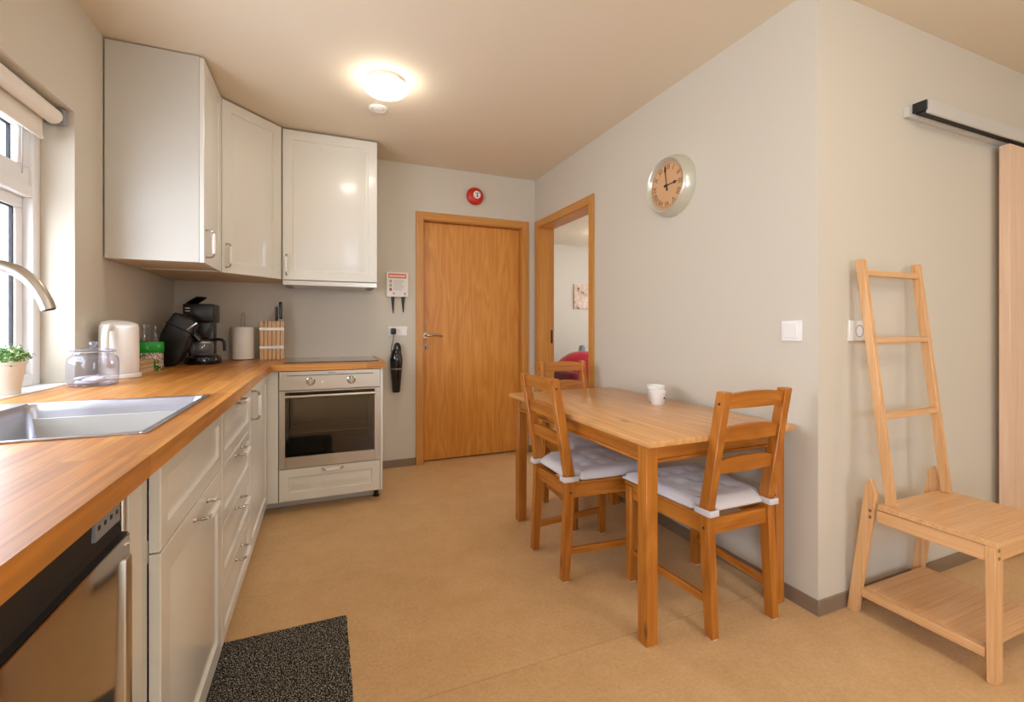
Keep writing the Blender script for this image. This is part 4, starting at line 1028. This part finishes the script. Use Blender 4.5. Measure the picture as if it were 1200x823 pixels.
b = bm_(); beam(b, (qx-.085, qy+.07, q0+.376), (qx-.015, qy+.02, q0+.418), .075, .012, bev=.003); obj('lid', b, 'black', t)
c0 = V((qx-.002, qy-.045, q0+.0595))
cf = thing('coffee_carafe', 'glass coffee carafe with black handle on the drip maker', 'carafe', c0, None)
b = bm_(); lathe(b, [(0, 0), (.052, 0), (.059, .008), (.062, .04), (.059, .072), (.054, .082)], c0, 36); obj('glass', b, 'jarglass', cf)
b = bm_(); lathe(b, [(.058, .08), (.062, .083), (.062, .092), (.05, .098), (0, .098)], c0, 36); obj('lid', b, 'black', cf)
b = bm_(); tube(b, sweep_round([c0+V((.055, -.01, .088)), c0+V((.10, -.02, .092)), c0+V((.122, -.025, .075)), c0+V((.126, -.026, .02))], 5), [.009]*16, 10); obj('handle', b, 'black', cf)
obj('metal_band', lathe(bm_(), [(.0605, .07), (.0615, .072), (.0595, .079), (.0575, .08)], c0, 36), 'steel', cf)

# capsule coffee maker leaning forward (in front)
def pix(u, v, Y):   # a point of the profile on the vertical plane through Y
    f = V((math.sin(.3947), math.cos(.3947), 0)); r = V((math.cos(.3947), -math.sin(.3947), 0))
    d = f+r*((u-600)/533.33)+V((0, 0, 1))*((383.99-v)/533.33); return V((0, 0, 1.133))+d*(Y/d.y)
YP = 3.20
prof = [(190, 412), (188, 399), (191, 388), (199, 374), (206.5, 363.5), (212, 365), (224, 370), (233, 377), (229, 386), (224, 396), (219, 408), (214, 418), (208, 425.5), (195, 427)]
prof = [pix(u, v, YP) for u, v in prof]
zmin = min(p.z for p in prof); off = q0-zmin
t = thing('capsule_coffee_maker', 'black capsule coffee machine leaning forward in front of the drip maker', 'coffee maker', (-.80, YP+.05, q0))
b = bm_(); prism(b, [(p.x, p.z+off) for p in prof], 'Y', YP-.055, YP+.055, bev=.014, seg=3); bd = obj('body', b, 'black', t)
band = [pix(u, v, YP) for u, v in ((198.5, 374.5), (222, 387))]
b = bm_(); beam(b, (band[0].x-.004, YP, band[0].z+off), (band[1].x+.03, YP, band[1].z+off-.012), .114, .006, up=(0, 0, 1)); obj('seam_band', b, 'blackg', bd)
nz = [pix(u, v, YP) for u, v in ((226, 388), (233, 396))]
b = bm_(); tube(b, [nz[0]+V((0, 0, off)), nz[1]+V((0, 0, off))], [.022, .014], 16); obj('nozzle', b, 'blackg', t)
lv = [pix(u, v, YP) for u, v in ((222, 384), (234, 376))]
b = bm_(); beam(b, lv[0]+V((0, -.062, off)), lv[1]+V((0, -.062, off)), .008, .01); obj('lock_lever', b, 'chrome', t)

# paper towel on its holder
ux, uy = -.515, 3.675
t = thing('paper_towel_holder', 'wire paper towel stand with loop top beside the knife block', 'holder', (ux, uy, CT))
b = bm_(); lathe(b, [(0, 0), (.066, 0), (.068, .003), (.066, .006), (0, .006)], (ux, uy, q0), 32); obj('base', b, 'chrome', t)
b = bm_(); tube(b, sweep_round([(ux-.010, uy, q0+.006), (ux-.010, uy, q0+.15), (ux-.010, uy, q0+.30), (ux-.006, uy, q0+.325), (ux+.006, uy, q0+.325), (ux+.010, uy, q0+.30), (ux+.010, uy, q0+.15), (ux+.010, uy, q0+.006)], 4), .0022, 8); obj('wire_loop', b, 'chrome', t)
b = bm_(); lathe(b, [(.02, .007), (.068, .007), (.069, .010), (.069, .226), (.067, .229), (.02, .229), (.02, .007)], (ux, uy, q0), 40)
tag(obj('paper_towel_roll', b, 'paper'), 'white paper towel roll standing on the wire stand', 'paper towel')

# knife block of upright slats with two metal bars
bx0, bx1, by0, by1, bh = -.405, -.252, 3.615, 3.690, .272
t = thing('knife_block', 'slatted wooden knife block with two metal cross bars', 'knife block', ((bx0+bx1)/2, 3.65, CT))
n = 6; w_ = (bx1-bx0+.0025)/n
for k in range(n): obj('slat', B(bx0+w_*k, bx0+w_*(k+1)-.0025, by0, by1, q0, q0+bh, bev=.002), 'knifewood', t)
for z_ in (.205, .075):
    obj('cross_bar', B(bx0-.002, bx1+.002, by0-.004, by0-.0003, q0+z_, q0+z_+.022, bev=.001), 'steel', t)
    obj('cross_bar', B(bx0-.002, bx1+.002, by1+.0003, by1+.004, q0+z_, q0+z_+.022, bev=.001), 'steel', t)
for k, (gap, h0, hh, lab) in enumerate(((4, .275, .10, 'shorter black-handled knife in the block'), (5, .285, .125, 'taller black-handled knife at the right of the block'))):
    x = bx0+w_*gap-.00125
    t2 = thing('kitchen_knife', lab, 'knife', (x, 3.652, q0+.1), 'knives in the block')
    obj('blade', B(x-.0008, x+.0008, 3.635, 3.672, q0+.06, q0+h0), 'chrome', t2, smooth=False)
    b = bm_(); box(b, x-.0085-.002*k, x+.0085+.002*k, 3.638, 3.668, q0+h0, q0+h0+hh, bev=.006, seg=2); obj('handle', b, 'black', t2)

# ================================================================== NEXT ROOM
t = thing('armchair', 'rounded armchair under a bright red throw seen through the doorway', 'armchair', (3.44, 5.35, 0))
ax, ay = 3.44, 5.35
b = bm_(); box(b, ax-.52, ax+.5, ay-.30, ay+.5, .08, .42, bev=.06, seg=3); obj('seat_base', b, 'burg', t)
b = bm_(); n = 24; R = []
for i in range(n+1):
    q = -1+2*i/n; x = ax+q*.52; h = .80-.34*abs(q)**2.0-.03*q; R.append([b.verts.new((x, ay+yy, hh)) for yy, hh in ((.1, .35), (.12, h-.06), (.2, h), (.36, h-.01), (.44, h-.08), (.46, .35))])
for A, Bn in zip(R, R[1:]):
    for k in range(6): b.faces.new((A[k], A[(k+1) % 6], Bn[(k+1) % 6], Bn[k]))
b.faces.new(R[0]); b.faces.new(R[-1][::-1]); bmesh.ops.recalc_face_normals(b, faces=b.faces); obj('throw', b, 'throw', t, angle=80)
for x in (ax-.52, ax+.38):
    b = bm_(); box(b, x, x+.14, ay-.30, ay+.2, .3, .56, bev=.05, seg=3); obj('armrest', b, 'burg', t)
for x in (ax-.45, ax+.43):
    for y in (ay-.22, ay+.42): obj('foot', B(x-.02, x+.02, y-.02, y+.02, 0, .09, bev=.003), 'blackm', t)
t = thing('floor_lamp', 'small grey lamp head peeping over the red armchair', 'lamp', (3.72, 6.1, 0))
b = bm_(); lathe(b, [(0, 0), (.11, 0), (.11, .015), (.02, .02), (0, .02)], (3.72, 6.1, .001), 28); obj('base', b, 'greyf', t)
obj('pole', tube(bm_(), [(3.72, 6.1, .015), (3.72, 6.1, .72)], .009, 10), 'greyf', t)
b = bm_(); lathe(b, [(0, .86), (.03, .858), (.05, .83), (.06, .70), (.057, .70), (.045, .82), (0, .84)], (3.72, 6.1, 0), 28); obj('shade', b, 'greyf', t)
t = thing('canvas_picture', 'sepia canvas picture of flowers on the wall of the next room', 'picture', (4.05, Y2-.02, 1.44))
obj('stretcher_frame', B(3.80, 4.32, Y2-.022, Y2-.0005, 1.443, 1.847, bev=.001), 'crate', t)
obj('canvas', B(3.798, 4.322, Y2-.026, Y2-.0222, 1.441, 1.849, bev=.001), 'canvas', t)
